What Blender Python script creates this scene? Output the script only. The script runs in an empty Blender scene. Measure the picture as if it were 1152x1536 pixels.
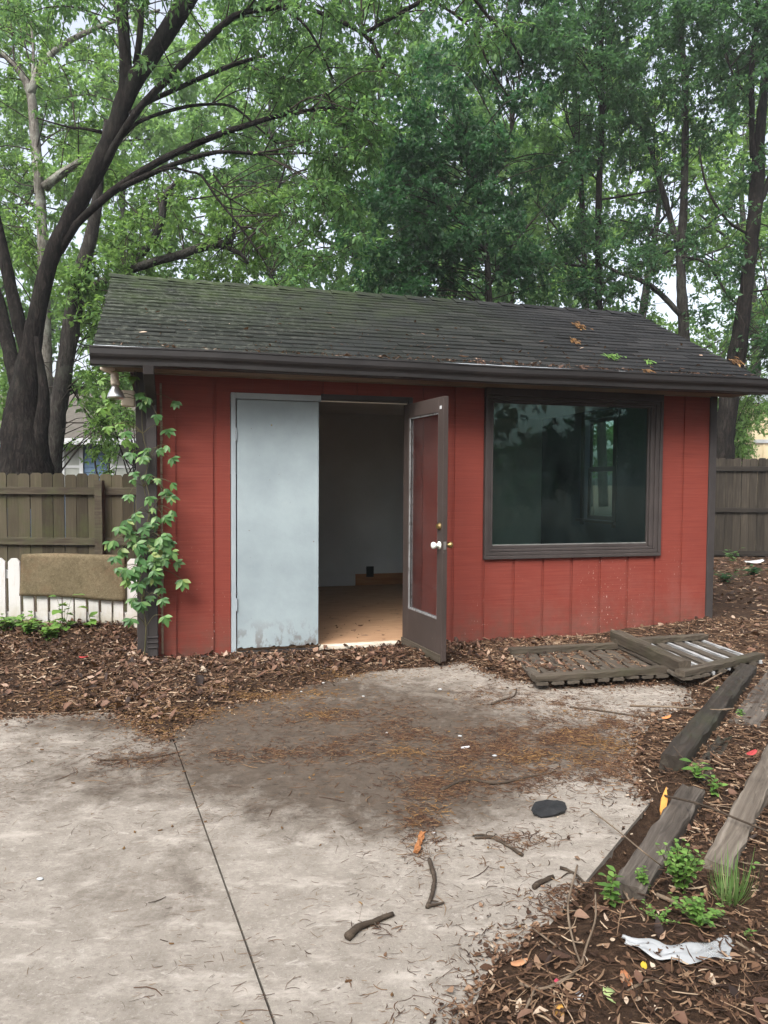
import bpy, math, random
import numpy as np
random.seed(7); RNG = np.random.default_rng(7)
S = bpy.context.scene
COL = S.collection
R = math.radians

# ------------------------------------------------------------------ camera
F = 1080.0; PITCH = R(2.3); ROLL = R(0.35); EYE = 1.40
cam_d = bpy.data.cameras.new('camera'); cam = bpy.data.objects.new('camera', cam_d); COL.objects.link(cam)
cam_d.sensor_fit = 'VERTICAL'; cam_d.sensor_height = 36.0; cam_d.lens = 36.0 * F / 1536.0
cam_d.clip_start = 0.05; cam_d.clip_end = 2000
fw = np.array([0, math.cos(PITCH), -math.sin(PITCH)]); rt = np.array([1., 0, 0]); up = np.cross(rt, fw)
c_, s_ = math.cos(ROLL), math.sin(ROLL)
ix = c_ * rt + s_ * up; iu = -s_ * rt + c_ * up
from mathutils import Matrix, Vector
cam.matrix_world = Matrix(((ix[0], iu[0], -fw[0], 0), (ix[1], iu[1], -fw[1], 0), (ix[2], iu[2], -fw[2], EYE), (0, 0, 0, 1)))
S.camera = cam

# ------------------------------------------------------------------ sky, sun, exposure
SUN_EL, SUN_AZ = R(48), R(205)          # high sun behind thin cloud, from behind the camera
w = bpy.data.worlds.new('World'); S.world = w; w.use_nodes = True
nt = w.node_tree; nt.nodes.clear()
sky = nt.nodes.new('ShaderNodeTexSky'); sky.sky_type = 'NISHITA'; sky.sun_disc = False
sky.sun_elevation = SUN_EL; sky.sun_rotation = SUN_AZ
sky.air_density = 1.0; sky.dust_density = 6.0; sky.ozone_density = 1.0
hs = nt.nodes.new('ShaderNodeHueSaturation'); hs.inputs['Saturation'].default_value = 0.45
bg = nt.nodes.new('ShaderNodeBackground'); bg.inputs['Strength'].default_value = 0.15
wo = nt.nodes.new('ShaderNodeOutputWorld')
nt.links.new(sky.outputs[0], hs.inputs['Color']); nt.links.new(hs.outputs[0], bg.inputs['Color']); nt.links.new(bg.outputs[0], wo.inputs[0])
sun_d = bpy.data.lights.new('sun', 'SUN'); sun = bpy.data.objects.new('sun', sun_d); COL.objects.link(sun)
sun_d.energy = 0.9; sun_d.angle = R(30); sun_d.color = (1, .96, .9)
# Nishita rotation: 0 = +Y, clockwise
sdir = Vector((math.sin(SUN_AZ) * math.cos(SUN_EL), math.cos(SUN_AZ) * math.cos(SUN_EL), math.sin(SUN_EL)))
sun.rotation_euler = sdir.to_track_quat('Z', 'Y').to_euler()
vs = S.view_settings; vs.view_transform = 'Standard'; vs.look = 'None'; vs.gamma = 1.0; vs.use_curve_mapping = False
vs.exposure = 1.52
S.render.engine = 'CYCLES'
S.cycles.max_bounces = 7; S.cycles.diffuse_bounces = 4; S.cycles.glossy_bounces = 3; S.cycles.transmission_bounces = 5
S.cycles.transparent_max_bounces = 8; S.cycles.caustics_reflective = False; S.cycles.caustics_refractive = False
S.cycles.sample_clamp_indirect = 4.0

# ------------------------------------------------------------------ measured geometry of the place
CAM = np.array([0, 0, EYE])
O = np.array([(240 - 576) / F * 5.6, 5.6, 0.0])       # the shed's front left corner
TH = R(14.6)
U = np.array([math.cos(TH), math.sin(TH), 0]); V = np.array([-math.sin(TH), math.cos(TH), 0])
def ray(px, py): return fw + ix * (px - 576) / F + iu * (768 - py) / F
def g(px, py, z=0.0):
    r = ray(px, py); return CAM + (z - EYE) / r[2] * r
def P(px, py, Y):
    r = ray(px, py); return CAM + r * (Y / r[1])
def wl(px, py, v=0.0):                                 # point of the plane v in shed coordinates
    r = ray(px, py); t = (v - (CAM - O) @ V) / (r @ V); p = CAM + t * r - O
    return np.array([p @ U, v, p[2]])
def w2(u, v, z): return O + U * u + V * v + np.array([0, 0, z])
def proj_arr(Pn):
    d = Pn - CAM; z = d @ fw
    z = np.where(z < .05, .05, z)
    return 576 + F * (d @ ix) / z, 768 - F * (d @ iu) / z

# ------------------------------------------------------------------ numpy noise
def _h(i, j, s):
    n = (i * 374761393 + j * 668265263 + s * 1442695041) & 0xFFFFFFFF
    n = ((n ^ (n >> 13)) * 1274126177) & 0xFFFFFFFF
    return ((n ^ (n >> 16)) & 0xFFFF) / 65535.0
def vnoise(x, y, seed=0):
    x = np.asarray(x, float); y = np.asarray(y, float)
    i = np.floor(x).astype(np.int64); j = np.floor(y).astype(np.int64)
    fx = x - i; fy = y - j; fx = fx * fx * (3 - 2 * fx); fy = fy * fy * (3 - 2 * fy)
    a = _h(i, j, seed); b = _h(i + 1, j, seed); c = _h(i, j + 1, seed); d = _h(i + 1, j + 1, seed)
    return (a * (1 - fx) + b * fx) * (1 - fy) + (c * (1 - fx) + d * fx) * fy
def fbm(x, y, seed=0, o=4):
    t = 0; a = .5
    for k in range(o):
        t = t + a * vnoise(np.asarray(x) * 2 ** k, np.asarray(y) * 2 ** k, seed + k); a *= .5
    return t
def sstep(a, b, x):
    t = np.clip((np.asarray(x, float) - a) / (b - a), 0, 1); return t * t * (3 - 2 * t)

# ------------------------------------------------------------------ mesh helpers
class MB:
    def __init__(s): s.v = []; s.f = []
    def add(s, vs_, fs):
        n = len(s.v); s.v += [tuple(map(float, q)) for q in vs_]; s.f += [tuple(n + i for i in q) for q in fs]; return s
    def box(s, a, b):
        (x0, y0, z0), (x1, y1, z1) = a, b
        return s.add([(x0, y0, z0), (x1, y0, z0), (x1, y1, z0), (x0, y1, z0), (x0, y0, z1), (x1, y0, z1), (x1, y1, z1), (x0, y1, z1)],
                     [(0, 3, 2, 1), (4, 5, 6, 7), (0, 1, 5, 4), (1, 2, 6, 5), (2, 3, 7, 6), (3, 0, 4, 7)])
    def hexa(s, p8):
        return s.add(p8, [(0, 3, 2, 1), (4, 5, 6, 7), (0, 1, 5, 4), (1, 2, 6, 5), (2, 3, 7, 6), (3, 0, 4, 7)])
    def beam(s, a, b, wd, h, n=8, jit=0.0, seed=0, upv=(0, 0, 1), taper=1.0):
        """weathered beam from a to b: width wd, height h, subdivided and jittered"""
        a = np.array(a, float); b = np.array(b, float); d = b - a; d /= np.linalg.norm(d)
        sd = np.cross(d, np.array(upv, float)); sd /= np.linalg.norm(sd); u_ = np.cross(sd, d)
        rg = np.random.default_rng(seed); rings = []
        prof = [(-.5, 0), (-.47, .06)] if 0 else None
        sec = [(-.5, -.5), (-.2, -.5), (.2, -.5), (.5, -.5), (.5, -.1), (.5, .42), (.44, .5), (.2, .5), (0, .49), (-.2, .5), (-.44, .5), (-.5, .42), (-.5, -.1)]
        vs_ = []; m = len(sec)
        for i in range(n + 1):
            t = i / n; c = a + (b - a) * t; k = 1 + (taper - 1) * t
            for (p, q) in sec:
                vs_.append(c + sd * (p * wd * k + rg.normal(0, jit)) + u_ * (q * h + rg.normal(0, jit)))
        fs = []
        for i in range(n):
            for j in range(m):
                j2 = (j + 1) % m
                fs.append((i * m + j, i * m + j2, (i + 1) * m + j2, (i + 1) * m + j))
        fs.append(tuple(range(m))[::-1] if True else None); fs.append(tuple(n * m + j for j in range(m)))
        return s.add(vs_, fs)
    def tube(s, pts, rad, n=8, cap=True, jit=0.0, seed=0, flat=1.0):
        pts = [np.array(p, float) for p in pts]; rg = np.random.default_rng(seed)
        if np.isscalar(rad): rad = [rad] * len(pts)
        vs_ = []; ref = np.array([0.13, .21, 1.0])
        d0 = pts[1] - pts[0]; 
        if abs(d0[2]) > .8 * np.linalg.norm(d0): ref = np.array([1., .17, .1])
        for i, p in enumerate(pts):
            d = pts[min(i + 1, len(pts) - 1)] - pts[max(i - 1, 0)]; d = d / (np.linalg.norm(d) + 1e-9)
            x = np.cross(ref, d); x /= np.linalg.norm(x) + 1e-9; y = np.cross(d, x)
            for k in range(n):
                a = 2 * math.pi * k / n; r = rad[i] * (1 + (rg.normal(0, jit) if jit else 0))
                vs_.append(p + x * math.cos(a) * r + y * math.sin(a) * r * flat)
        fs = []
        for i in range(len(pts) - 1):
            for k in range(n):
                k2 = (k + 1) % n; fs.append((i * n + k, i * n + k2, (i + 1) * n + k2, (i + 1) * n + k))
        if cap: fs.append(tuple(range(n))[::-1]); fs.append(tuple((len(pts) - 1) * n + k for k in range(n)))
        return s.add(vs_, fs)
    def lathe(s, c, axis, prof, n=20):
        """prof: list of (distance along axis, radius)"""
        axis = np.array(axis, float); axis /= np.linalg.norm(axis)
        return s.tube([np.array(c, float) + axis * d for d, r in prof], [r for d, r in prof], n) if False else s._lathe(np.array(c, float), axis, prof, n)
    def _lathe(s, c, ax, prof, n):
        ref = np.array([0, 0, 1.]) if abs(ax[2]) < .8 else np.array([1., 0, 0])
        x = np.cross(ref, ax); x /= np.linalg.norm(x); y = np.cross(ax, x); vs_ = []; fs = []
        for d, r in prof:
            for k in range(n):
                a = 2 * math.pi * k / n; vs_.append(c + ax * d + x * math.cos(a) * r + y * math.sin(a) * r)
        for i in range(len(prof) - 1):
            for k in range(n):
                k2 = (k + 1) % n; fs.append((i * n + k, i * n + k2, (i + 1) * n + k2, (i + 1) * n + k))
        fs.append(tuple(range(n))[::-1]); fs.append(tuple((len(prof) - 1) * n + k for k in range(n)))
        return s.add(vs_, fs)
    def build(s, name, mat, parent=None, smooth=False, bevel=0.0):
        me = bpy.data.meshes.new(name); me.from_pydata(s.v, [], s.f); me.update()
        return link(name, me, mat, parent, smooth, bevel)
def link(name, me, mat, parent=None, smooth=False, bevel=0.0):
    if mat: me.materials.append(mat)
    if smooth: me.polygons.foreach_set('use_smooth', [True] * len(me.polygons))
    o = bpy.data.objects.new(name, me); COL.objects.link(o)
    if parent: o.parent = parent
    if bevel:
        b = o.modifiers.new('bevel', 'BEVEL'); b.width = bevel; b.segments = 2; b.limit_method = 'ANGLE'; b.angle_limit = R(40)
    return o
def npmesh(name, verts, faces, k):
    """mesh straight from arrays: verts (n,3), faces (m,k)"""
    me = bpy.data.meshes.new(name); verts = np.asarray(verts, np.float32); faces = np.asarray(faces, np.int32)
    me.vertices.add(len(verts)); me.vertices.foreach_set('co', verts.ravel())
    me.loops.add(faces.size); me.loops.foreach_set('vertex_index', faces.ravel())
    me.polygons.add(len(faces)); me.polygons.foreach_set('loop_start', np.arange(0, faces.size, k, dtype=np.int32))
    me.polygons.foreach_set('loop_total', np.full(len(faces), k, np.int32))
    me.update(calc_edges=True); me.validate(); return me
def tag(o, label=None, cat=None, group=None, kind=None):
    if label: o['label'] = label
    if cat: o['category'] = cat
    if group: o['group'] = group
    if kind: o['kind'] = kind
    return o
def empty(name, loc, rz=0.0, label=None, cat=None, group=None):
    o = bpy.data.objects.new(name, None); COL.objects.link(o); o.location = loc; o.rotation_euler = (0, 0, rz); o.empty_display_size = .2
    return tag(o, label, cat, group)
def spline(pts, step=.12):
    """Catmull-Rom through 3-D points with radius as 4th number"""
    p = np.array(pts, float)
    if len(p) < 3:
        n = max(2, int(np.linalg.norm(p[1, :3] - p[0, :3]) / step)); t = np.linspace(0, 1, n + 1)[:, None]; return p[0] * (1 - t) + p[1] * t
    q = np.vstack([2 * p[0] - p[1], p, 2 * p[-1] - p[-2]]); out = []
    for i in range(1, len(q) - 2):
        n = max(2, int(np.linalg.norm(q[i + 1, :3] - q[i, :3]) / step))
        for t in np.linspace(0, 1, n, endpoint=False):
            a, b, c, d = q[i - 1], q[i], q[i + 1], q[i + 2]
            out.append(.5 * (2 * b + (c - a) * t + (2 * a - 5 * b + 4 * c - d) * t * t + (3 * b - a - 3 * c + d) * t ** 3))
    out.append(q[-2]); return np.array(out)

# ------------------------------------------------------------------ materials
class NM:
    def __init__(s, name, rough=.7, spec=.3, metal=0.0):
        s.m = bpy.data.materials.new(name); s.m.use_nodes = True; s.t = s.m.node_tree; s.t.nodes.clear()
        s.b = s.n('ShaderNodeBsdfPrincipled'); s.o = s.n('ShaderNodeOutputMaterial'); s.l(s.b.outputs[0], s.o.inputs[0])
        s.b.inputs['Roughness'].default_value = rough; s.b.inputs['Specular IOR Level'].default_value = spec; s.b.inputs['Metallic'].default_value = metal
        s.tc = s.n('ShaderNodeTexCoord'); s.geo = s.n('ShaderNodeNewGeometry')
    def n(s, t): return s.t.nodes.new(t)
    def l(s, a, b): s.t.links.new(a, b)
    def setin(s, sock, v):
        if hasattr(v, 'is_output'): s.l(v, sock)
        elif isinstance(v, (tuple, list)): sock.default_value = (*v, 1) if len(v) == 3 and sock.type == 'RGBA' else v
        else: sock.default_value = v
    def pos(s, scale=(1, 1, 1), rot=(0, 0, 0), loc=(0, 0, 0), src='Object'):
        m = s.n('ShaderNodeMapping'); s.l(s.tc.outputs[src], m.inputs[0])
        m.inputs['Scale'].default_value = scale; m.inputs['Rotation'].default_value = rot; m.inputs['Location'].default_value = loc; return m.outputs[0]
    def noise(s, scale=5, detail=4, rough=.55, vec=None, dist=0.0):
        n = s.n('ShaderNodeTexNoise'); s.l(vec if vec is not None else s.tc.outputs['Object'], n.inputs['Vector'])
        n.inputs['Scale'].default_value = scale; n.inputs['Detail'].default_value = detail; n.inputs['Roughness'].default_value = rough; n.inputs['Distortion'].default_value = dist
        return n.outputs['Fac']
    def voro(s, scale=5, vec=None, feat='F1', out='Distance'):
        n = s.n('ShaderNodeTexVoronoi'); n.feature = feat; s.l(vec if vec is not None else s.tc.outputs['Object'], n.inputs['Vector']); n.inputs['Scale'].default_value = scale
        return n.outputs[out]
    def ramp(s, fac, stops, interp='LINEAR'):
        r = s.n('ShaderNodeValToRGB'); r.color_ramp.interpolation = interp; s.l(fac, r.inputs[0]); e = r.color_ramp.elements
        while len(e) < len(stops): e.new(.5)
        for k, (p, c) in zip(e, stops): k.position = p; k.color = (*c, 1) if len(c) == 3 else c
        return r.outputs[0]
    def step(s, fac, a, b):
        m = s.n('ShaderNodeMapRange'); m.inputs['From Min'].default_value = a; m.inputs['From Max'].default_value = b; s.l(fac, m.inputs['Value']); return m.outputs[0]
    def math(s, op, a, b=0.0):
        m = s.n('ShaderNodeMath'); m.operation = op; s.setin(m.inputs[0], a); s.setin(m.inputs[1], b); return m.outputs[0]
    def mix(s, fac, a, b, mode='MIX'):
        m = s.n('ShaderNodeMix'); m.data_type = 'RGBA'; m.blend_type = mode; s.setin(m.inputs[0], fac); s.setin(m.inputs[6], a); s.setin(m.inputs[7], b); return m.outputs[2]
    def xyz(s, vec=None):
        x = s.n('ShaderNodeSeparateXYZ'); s.l(vec if vec is not None else s.tc.outputs['Object'], x.inputs[0]); return x.outputs
    def attr(s, name):
        a = s.n('ShaderNodeAttribute'); a.attribute_name = name; return a.outputs['Fac']
    def island(s): return s.geo.outputs['Random Per Island']
    def bump(s, h, strength=.4, dist=.01):
        b = s.n('ShaderNodeBump'); b.inputs['Strength'].default_value = strength; b.inputs['Distance'].default_value = dist; s.l(h, b.inputs['Height']); s.l(b.outputs[0], s.b.inputs['Normal']); return b
    def color(s, c): s.setin(s.b.inputs['Base Color'], c); return s
def simple(name, a, b, scale=6, rough=.7, spec=.3, bump=.2, bscale=60, metal=0.0, stretch=(1, 1, 1)):
    m = NM(name, rough, spec, metal); v = m.pos(stretch)
    m.color(m.ramp(m.noise(scale, 5, .6, v), [(.3, a), (.7, b)]))
    if bump: m.bump(m.noise(bscale, 4, .6, v), bump, .004)
    return m.m
def leafmat(name, stops, trans=.35, tcol=(.25, .42, .06), rough=.55, spec=.25):
    m = NM(name, rough, spec); c = m.ramp(m.island(), stops)
    m.color(c)
    tr = m.n('ShaderNodeBsdfTranslucent'); m.setin(tr.inputs[0], m.mix(.6, c, tcol))
    mx = m.n('ShaderNodeMixShader'); mx.inputs[0].default_value = trans
    m.l(m.b.outputs[0], mx.inputs[1]); m.l(tr.outputs[0], mx.inputs[2]); m.l(mx.outputs[0], m.o.inputs[0]); return m.m
def woodmat(name, dark, mid, light, axis='x', rough=.85, moss=None, k=1.0, isl=0.0):
    m = NM(name, rough, .2)
    st = {'x': (1.2, 22, 22), 'y': (22, 1.2, 22), 'z': (22, 22, 1.2)}[axis]
    v = m.pos(tuple(q * k for q in st)); f = m.noise(1.6, 6, .65, v, .6)
    c = m.ramp(f, [(.25, dark), (.5, mid), (.75, light)])
    big = m.noise(1.7, 4, .6); c = m.mix(m.step(big, .4, .7), c, dark, 'MIX') if False else m.mix(m.math('MULTIPLY', m.step(big, .35, .75), .55), c, dark)
    if isl: c = m.mix(isl, c, m.ramp(m.island(), [(0, dark), (1, light)]))
    if moss: c = m.mix(m.math('MULTIPLY', m.step(m.noise(2.3, 5, .7), .48, .7), .7), c, moss)
    m.color(c); m.bump(f, .5, .006); return m.m

M = {}
# red rough-sawn siding
m = NM('red_siding', .72, .25); x, y, z = m.xyz()
saw = m.noise(1.0, 4, .7, m.pos((2.2, 2.2, 95)))
base = m.ramp(saw, [(.22, (.130, .024, .017)), (.5, (.185, .037, .0255)), (.85, (.25, .060, .042))])
base = m.mix(m.math('MULTIPLY', m.step(m.noise(1.3, 5, .6), .4, .75), .45), base, (.150, .029, .021))
low = m.math('MULTIPLY', m.step(z, .75, .08), m.step(m.noise(3.5, 6, .7), .42, .68))
base = m.mix(m.math('MULTIPLY', low, m.math('MULTIPLY', m.step(x, 1.8, 4.6), .6)), base, (.235, .105, .09))
chip = m.math('MULTIPLY', m.step(m.noise(1, 3, .6, m.pos((70, 70, 28))), .655, .68), m.step(m.noise(2.2, 3, .6, m.pos((1, 1, .5))), .46, .6))
base = m.mix(m.math('MULTIPLY', chip, m.step(z, 1.1, .15)), base, (.62, .52, .46))
dirt = m.math('MULTIPLY', m.step(z, .40, .04), m.step(m.noise(9, 6, .7), .35, .62))
base = m.mix(m.math('MULTIPLY', dirt, .7), base, (.105, .058, .044))
m.color(base); m.bump(saw, .35, .004); M['red'] = m.m
def painted(name, a, b, chipc, chip_t=.68, rough=.6, stretch=(18, 18, 4), spec=.3):
    m = NM(name, rough, spec); c = m.ramp(m.noise(3, 5, .65), [(.3, a), (.7, b)])
    ch = m.step(m.noise(1.5, 5, .7, m.pos(stretch)), chip_t, chip_t + .03); c = m.mix(m.math('MULTIPLY', ch, .85), c, chipc)
    m.color(c); m.bump(m.noise(70, 4, .6), .12, .003); return m.m
M['trim'] = painted('brown_trim_paint', (.030, .027, .027), (.048, .042, .041), (.25, .20, .16), .70)
M['winframe'] = painted('window_frame_paint', (.036, .030, .029), (.056, .047, .045), (.28, .24, .2), .75)
M['doorframe'] = painted('open_door_paint', (.038, .0285, .0255), (.056, .0425, .038), (.34, .29, .25), .69, .55)
M['gutter'] = painted('gutter_metal', (.015, .014, .0145), (.026, .0235, .0235), (.10, .08, .07), .8, .38, (3, 9, 9), .5)
m = NM('pale_blue_door', .5, .35); c = m.ramp(m.noise(2.2, 6, .6), [(.3, (.225, .275, .30)), (.6, (.285, .345, .37)), (.85, (.33, .385, .405))])
x, y, z = m.xyz(); sc = m.step(m.noise(1.3, 5, .75, m.pos((7, 7, 2.2))), .60, .72)
c = m.mix(m.math('MULTIPLY', sc, .35), c, (.24, .28, .29))
rot = m.math('MULTIPLY', m.step(z, .30, .07), m.step(m.noise(11, 5, .7, m.pos((1, 1, .6))), .50, .58)); c = m.mix(m.math('MULTIPLY', rot, .8), c, (.12, .10, .09))
ch = m.step(m.noise(4, 3, .5, m.pos((8, 8, 8))), .745, .76); c = m.mix(ch, c, (.16, .13, .12))
m.color(c); m.bump(m.noise(26, 5, .6), .25, .004); M['blue_door'] = m.m
M['grey_frame'] = painted('grey_frame_paint', (.26, .305, .335), (.32, .365, .39), (.11, .085, .07), .73)
M['raw_wood'] = woodmat('raw_soffit_wood', (.12, .085, .06), (.25, .19, .13), (.36, .29, .21), 'x', .85)
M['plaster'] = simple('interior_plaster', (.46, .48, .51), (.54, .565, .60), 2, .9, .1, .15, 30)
M['ply_floor'] = NM('plywood_floor', .6, .25)
m = M['ply_floor']; f = m.noise(2.2, 6, .6, m.pos((2.0, 13, 1), (0, 0, R(35))), .5)
c = m.ramp(f, [(.25, (.25, .145, .085)), (.5, (.35, .215, .128)), (.8, (.43, .285, .18))])
c = m.mix(m.step(m.noise(5, 5, .75, m.pos((1, 2.2, 1))), .62, .67), c, (.10, .065, .045)); m.color(c); m.bump(f, .15, .003); M['ply_floor'] = m.m
M['orange_wood'] = woodmat('bare_baseboard_wood', (.20, .08, .03), (.34, .15, .06), (.42, .21, .1), 'x', .6)
M['white_strip'] = simple('threshold_metal', (.50, .45, .37), (.62, .57, .48), 8, .5, .4, .1, 60)
M['grey_bead'] = simple('grey_sill_bead', (.12, .125, .12), (.20, .205, .2), 6, .6, .3, 0)
M['dark'] = simple('dark_gap', (.012, .012, .012), (.02, .02, .02), 5, .9, .1, 0)
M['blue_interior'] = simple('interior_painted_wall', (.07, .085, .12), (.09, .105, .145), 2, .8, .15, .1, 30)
# shingles
m = NM('asphalt_shingle', .92, .15); x, y, z = m.xyz()
gr = m.noise(170, 3, .6); c = m.ramp(m.island(), [(0, (.006, .0065, .007)), (.5, (.0115, .012, .013)), (1, (.021, .021, .0215))])
c = m.mix(m.math('MULTIPLY', m.step(gr, .45, .7), .5), c, (.036, .036, .036))
mo = m.math('MULTIPLY', m.math('MULTIPLY', m.step(x, 3.6, .6), m.step(y, .1, 1.5)), m.step(m.noise(2.4, 6, .7), .36, .62))
c = m.mix(m.math('MULTIPLY', mo, .9), c, (.044, .066, .020))
li = m.math('MULTIPLY', m.step(x, 1.9, .2), m.step(m.noise(16, 6, .8, m.pos((1, 1, 1))), .53, .62)); c = m.mix(m.math('MULTIPLY', li, .7), c, (.15, .16, .135))
gr2 = m.math('MULTIPLY', m.step(x, 4.2, .5), .35); c = m.mix(gr2, c, (.021, .028, .018))
bl = m.math('MULTIPLY', m.step(m.noise(1.5, 4, .6, m.pos((1, .7, 1), (0, 0, 0), (4, 2, 0))), .52, .7), .5); c = m.mix(bl, c, (.016, .018, .020))
m.color(c); m.bump(gr, .5, .004); M['shingle'] = m.m
# glass
def glassmat(name, tint, rough=.02, refl=1.0):
    m = NM(name); tr = m.n('ShaderNodeBsdfTransparent'); m.setin(tr.inputs[0], tint)
    gl = m.n('ShaderNodeBsdfGlossy'); gl.inputs['Roughness'].default_value = rough; gl.inputs['Color'].default_value = (.72, 1, 1, 1)
    fr = m.n('ShaderNodeFresnel'); fr.inputs['IOR'].default_value = 1.5
    mx = m.n('ShaderNodeMixShader'); m.l(m.math('MULTIPLY', fr.outputs[0], refl), mx.inputs[0]); d_ = m.n('ShaderNodeBsdfDiffuse'); m.setin(d_.inputs[0], (.22, .31, .32)); m0 = m.n('ShaderNodeMixShader')
    m.l(m.math('MULTIPLY', m.step(m.noise(3, 6, .75, m.pos((2.5, 2.5, .8))), .35, .75), .035), m0.inputs[0]); m.l(tr.outputs[0], m0.inputs[1]); m.l(d_.outputs[0], m0.inputs[2])
    m.l(m0.outputs[0], mx.inputs[1]); m.l(gl.outputs[0], mx.inputs[2]); m.l(mx.outputs[0], m.o.inputs[0]); return m.m
M['glass'] = glassmat('green_window_glass', (.74, .87, .83), .02, .75)
M['side_glass'] = glassmat('clear_side_glass', (.90, .97, .94), .02, .4)
m = NM('dusty_door_glass'); tr = m.n('ShaderNodeBsdfTransparent'); m.setin(tr.inputs[0], (.93, .92, .92))
df = m.n('ShaderNodeBsdfDiffuse'); m.setin(df.inputs[0], (.36, .30, .29)); gl = m.n('ShaderNodeBsdfGlossy'); gl.inputs['Roughness'].default_value = .08
m1 = m.n('ShaderNodeMixShader'); m.l(m.math('ADD', m.math('MULTIPLY', m.step(m.noise(4, 5, .7), .35, .8), .06), .01), m1.inputs[0]); m.l(tr.outputs[0], m1.inputs[1]); m.l(df.outputs[0], m1.inputs[2])
fr = m.n('ShaderNodeFresnel'); fr.inputs['IOR'].default_value = 1.45; m2 = m.n('ShaderNodeMixShader'); m.l(m.math('MULTIPLY', fr.outputs[0], .35), m2.inputs[0]); m.l(m1.outputs[0], m2.inputs[1]); m.l(gl.outputs[0], m2.inputs[2]); m.l(m2.outputs[0], m.o.inputs[0]); M['door_glass'] = m.m
M['putty'] = painted('chipped_glazing_putty', (.13, .13, .13), (.30, .31, .32), (.06, .05, .045), .55, .7, (30, 30, 9))
M['brass'] = simple('worn_brass', (.30, .21, .08), (.45, .33, .15), 20, .35, .5, .1, 90, .9)
M['white_knob'] = simple('white_porcelain_knob', (.62, .66, .6), (.75, .78, .72), 10, .25, .5, 0)
M['silver'] = simple('silver_lamp_metal', (.42, .42, .42), (.62, .62, .62), 8, .3, .5, 0, 50, .85)
M['cream_plastic'] = simple('cream_lamp_plastic', (.52, .45, .36), (.62, .55, .45), 8, .5, .4, 0)
# timber
M['fence_l'] = woodmat('weathered_fence_wood', (.016, .0125, .008), (.044, .036, .023), (.095, .083, .055), 'z', .9, (.042, .048, .018), 1, .6)
M['fence_rail'] = woodmat('weathered_rail_wood', (.024, .019, .014), (.052, .043, .030), (.095, .085, .060), 'x', .9, (.048, .055, .025))
M['fence_r'] = woodmat('dark_fence_wood', (.011, .0095, .0075), (.028, .0235, .018), (.085, .071, .054), 'z', .9, None, 1, .3)
M['fence_r_rail'] = woodmat('dark_rail_wood', (.012, .0105, .009), (.023, .0195, .016), (.042, .036, .029), 'x', .9)
m = NM('chipped_white_paint', .65, .25); f = m.noise(1.5, 6, .7, m.pos((20, 20, 2.4)), .6)
c = m.ramp(m.island(), [(0, (.42, .42, .41)), (1, (.57, .58, .58))]); c = m.mix(m.step(f, .56, .66), c, (.40, .38, .35)); x, y, z = m.xyz()
c = m.mix(m.math('MULTIPLY', m.step(z, .32, .12), m.step(m.noise(6, 5, .7), .35, .7)), c, (.33, .30, .22)); m.color(c); m.bump(f, .3, .004); M['picket'] = m.m
m = NM('old_carpet', .95, .05); c = m.ramp(m.noise(3.5, 6, .65), [(.3, (.085, .070, .042)), (.55, (.135, .112, .07)), (.8, (.175, .138, .088))]); c = m.mix(m.math('MULTIPLY', m.step(m.noise(38, 6, .85), .46, .62), .55), c, (.060, .048, .028)); c = m.mix(m.math('MULTIPLY', m.step(m.noise(60, 5, .85, m.pos((1, 1, 1), (0, 0, 0), (5, 5, 5))), .52, .64), .45), c, (.22, .185, .125)); c = m.mix(m.math('MULTIPLY', m.step(m.noise(5, 5, .7, m.pos((1, 1, 1), (0, 0, 0), (2, 0, 0))), .5, .7), .5), c, (.15, .095, .058)); m.color(c); m.bump(m.noise(160, 3, .7), .7, .006); M['carpet'] = m.m
M['timber_dark'] = woodmat('dark_landscape_timber', (.014, .011, .009), (.034, .028, .022), (.075, .064, .052), 'x', .7, (.035, .038, .022))
M['timber_grey'] = woodmat('grey_landscape_timber', (.026, .021, .017), (.085, .072, .060), (.19, .168, .143), 'x', .85)
M['timber_pale'] = woodmat('bleached_timber', (.045, .036, .028), (.145, .122, .098), (.27, .24, .20), 'x', .85)
M['panel_wood'] = woodmat('grey_brown_panel_wood', (.030, .024, .018), (.070, .057, .043), (.125, .108, .083), 'x', .85, (.048, .046, .028))
M['panel_dark'] = woodmat('dark_panel_pickets', (.03, .024, .018), (.068, .056, .043), (.13, .115, .095), 'y', .9, None, 1, .3)
M['white_edge'] = simple('white_painted_picket', (.22, .225, .23), (.34, .35, .355), 9, .7, .2, .2, 50)
# bark
def barkmat(name, a, b, c2, lichen=None, amt=.5):
    m = NM(name, .93, .1); v = m.pos((10, 10, 2.2)); f = m.noise(2.6, 7, .72, v, .8); c = m.ramp(f, [(.36, a), (.50, b), (.66, c2)])
    if lichen: c = m.mix(m.math('MULTIPLY', m.step(m.noise(3.2, 6, .75), .5, .62), amt), c, lichen)
    m.color(c); m.bump(f, .9, .03); return m.m
M['bark_dark'] = barkmat('dark_furrowed_bark', (.003, .0025, .0022), (.0095, .0078, .007), (.030, .025, .022), (.03, .032, .025), .25)
M['bark_lichen'] = barkmat('lichen_bark', (.06, .055, .048), (.14, .13, .115), (.23, .22, .20), (.30, .32, .28), .7)
M['bark_grey'] = barkmat('grey_brown_bark', (.012, .011, .010), (.030, .027, .024), (.066, .061, .055), (.085, .09, .075), .35)
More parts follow.
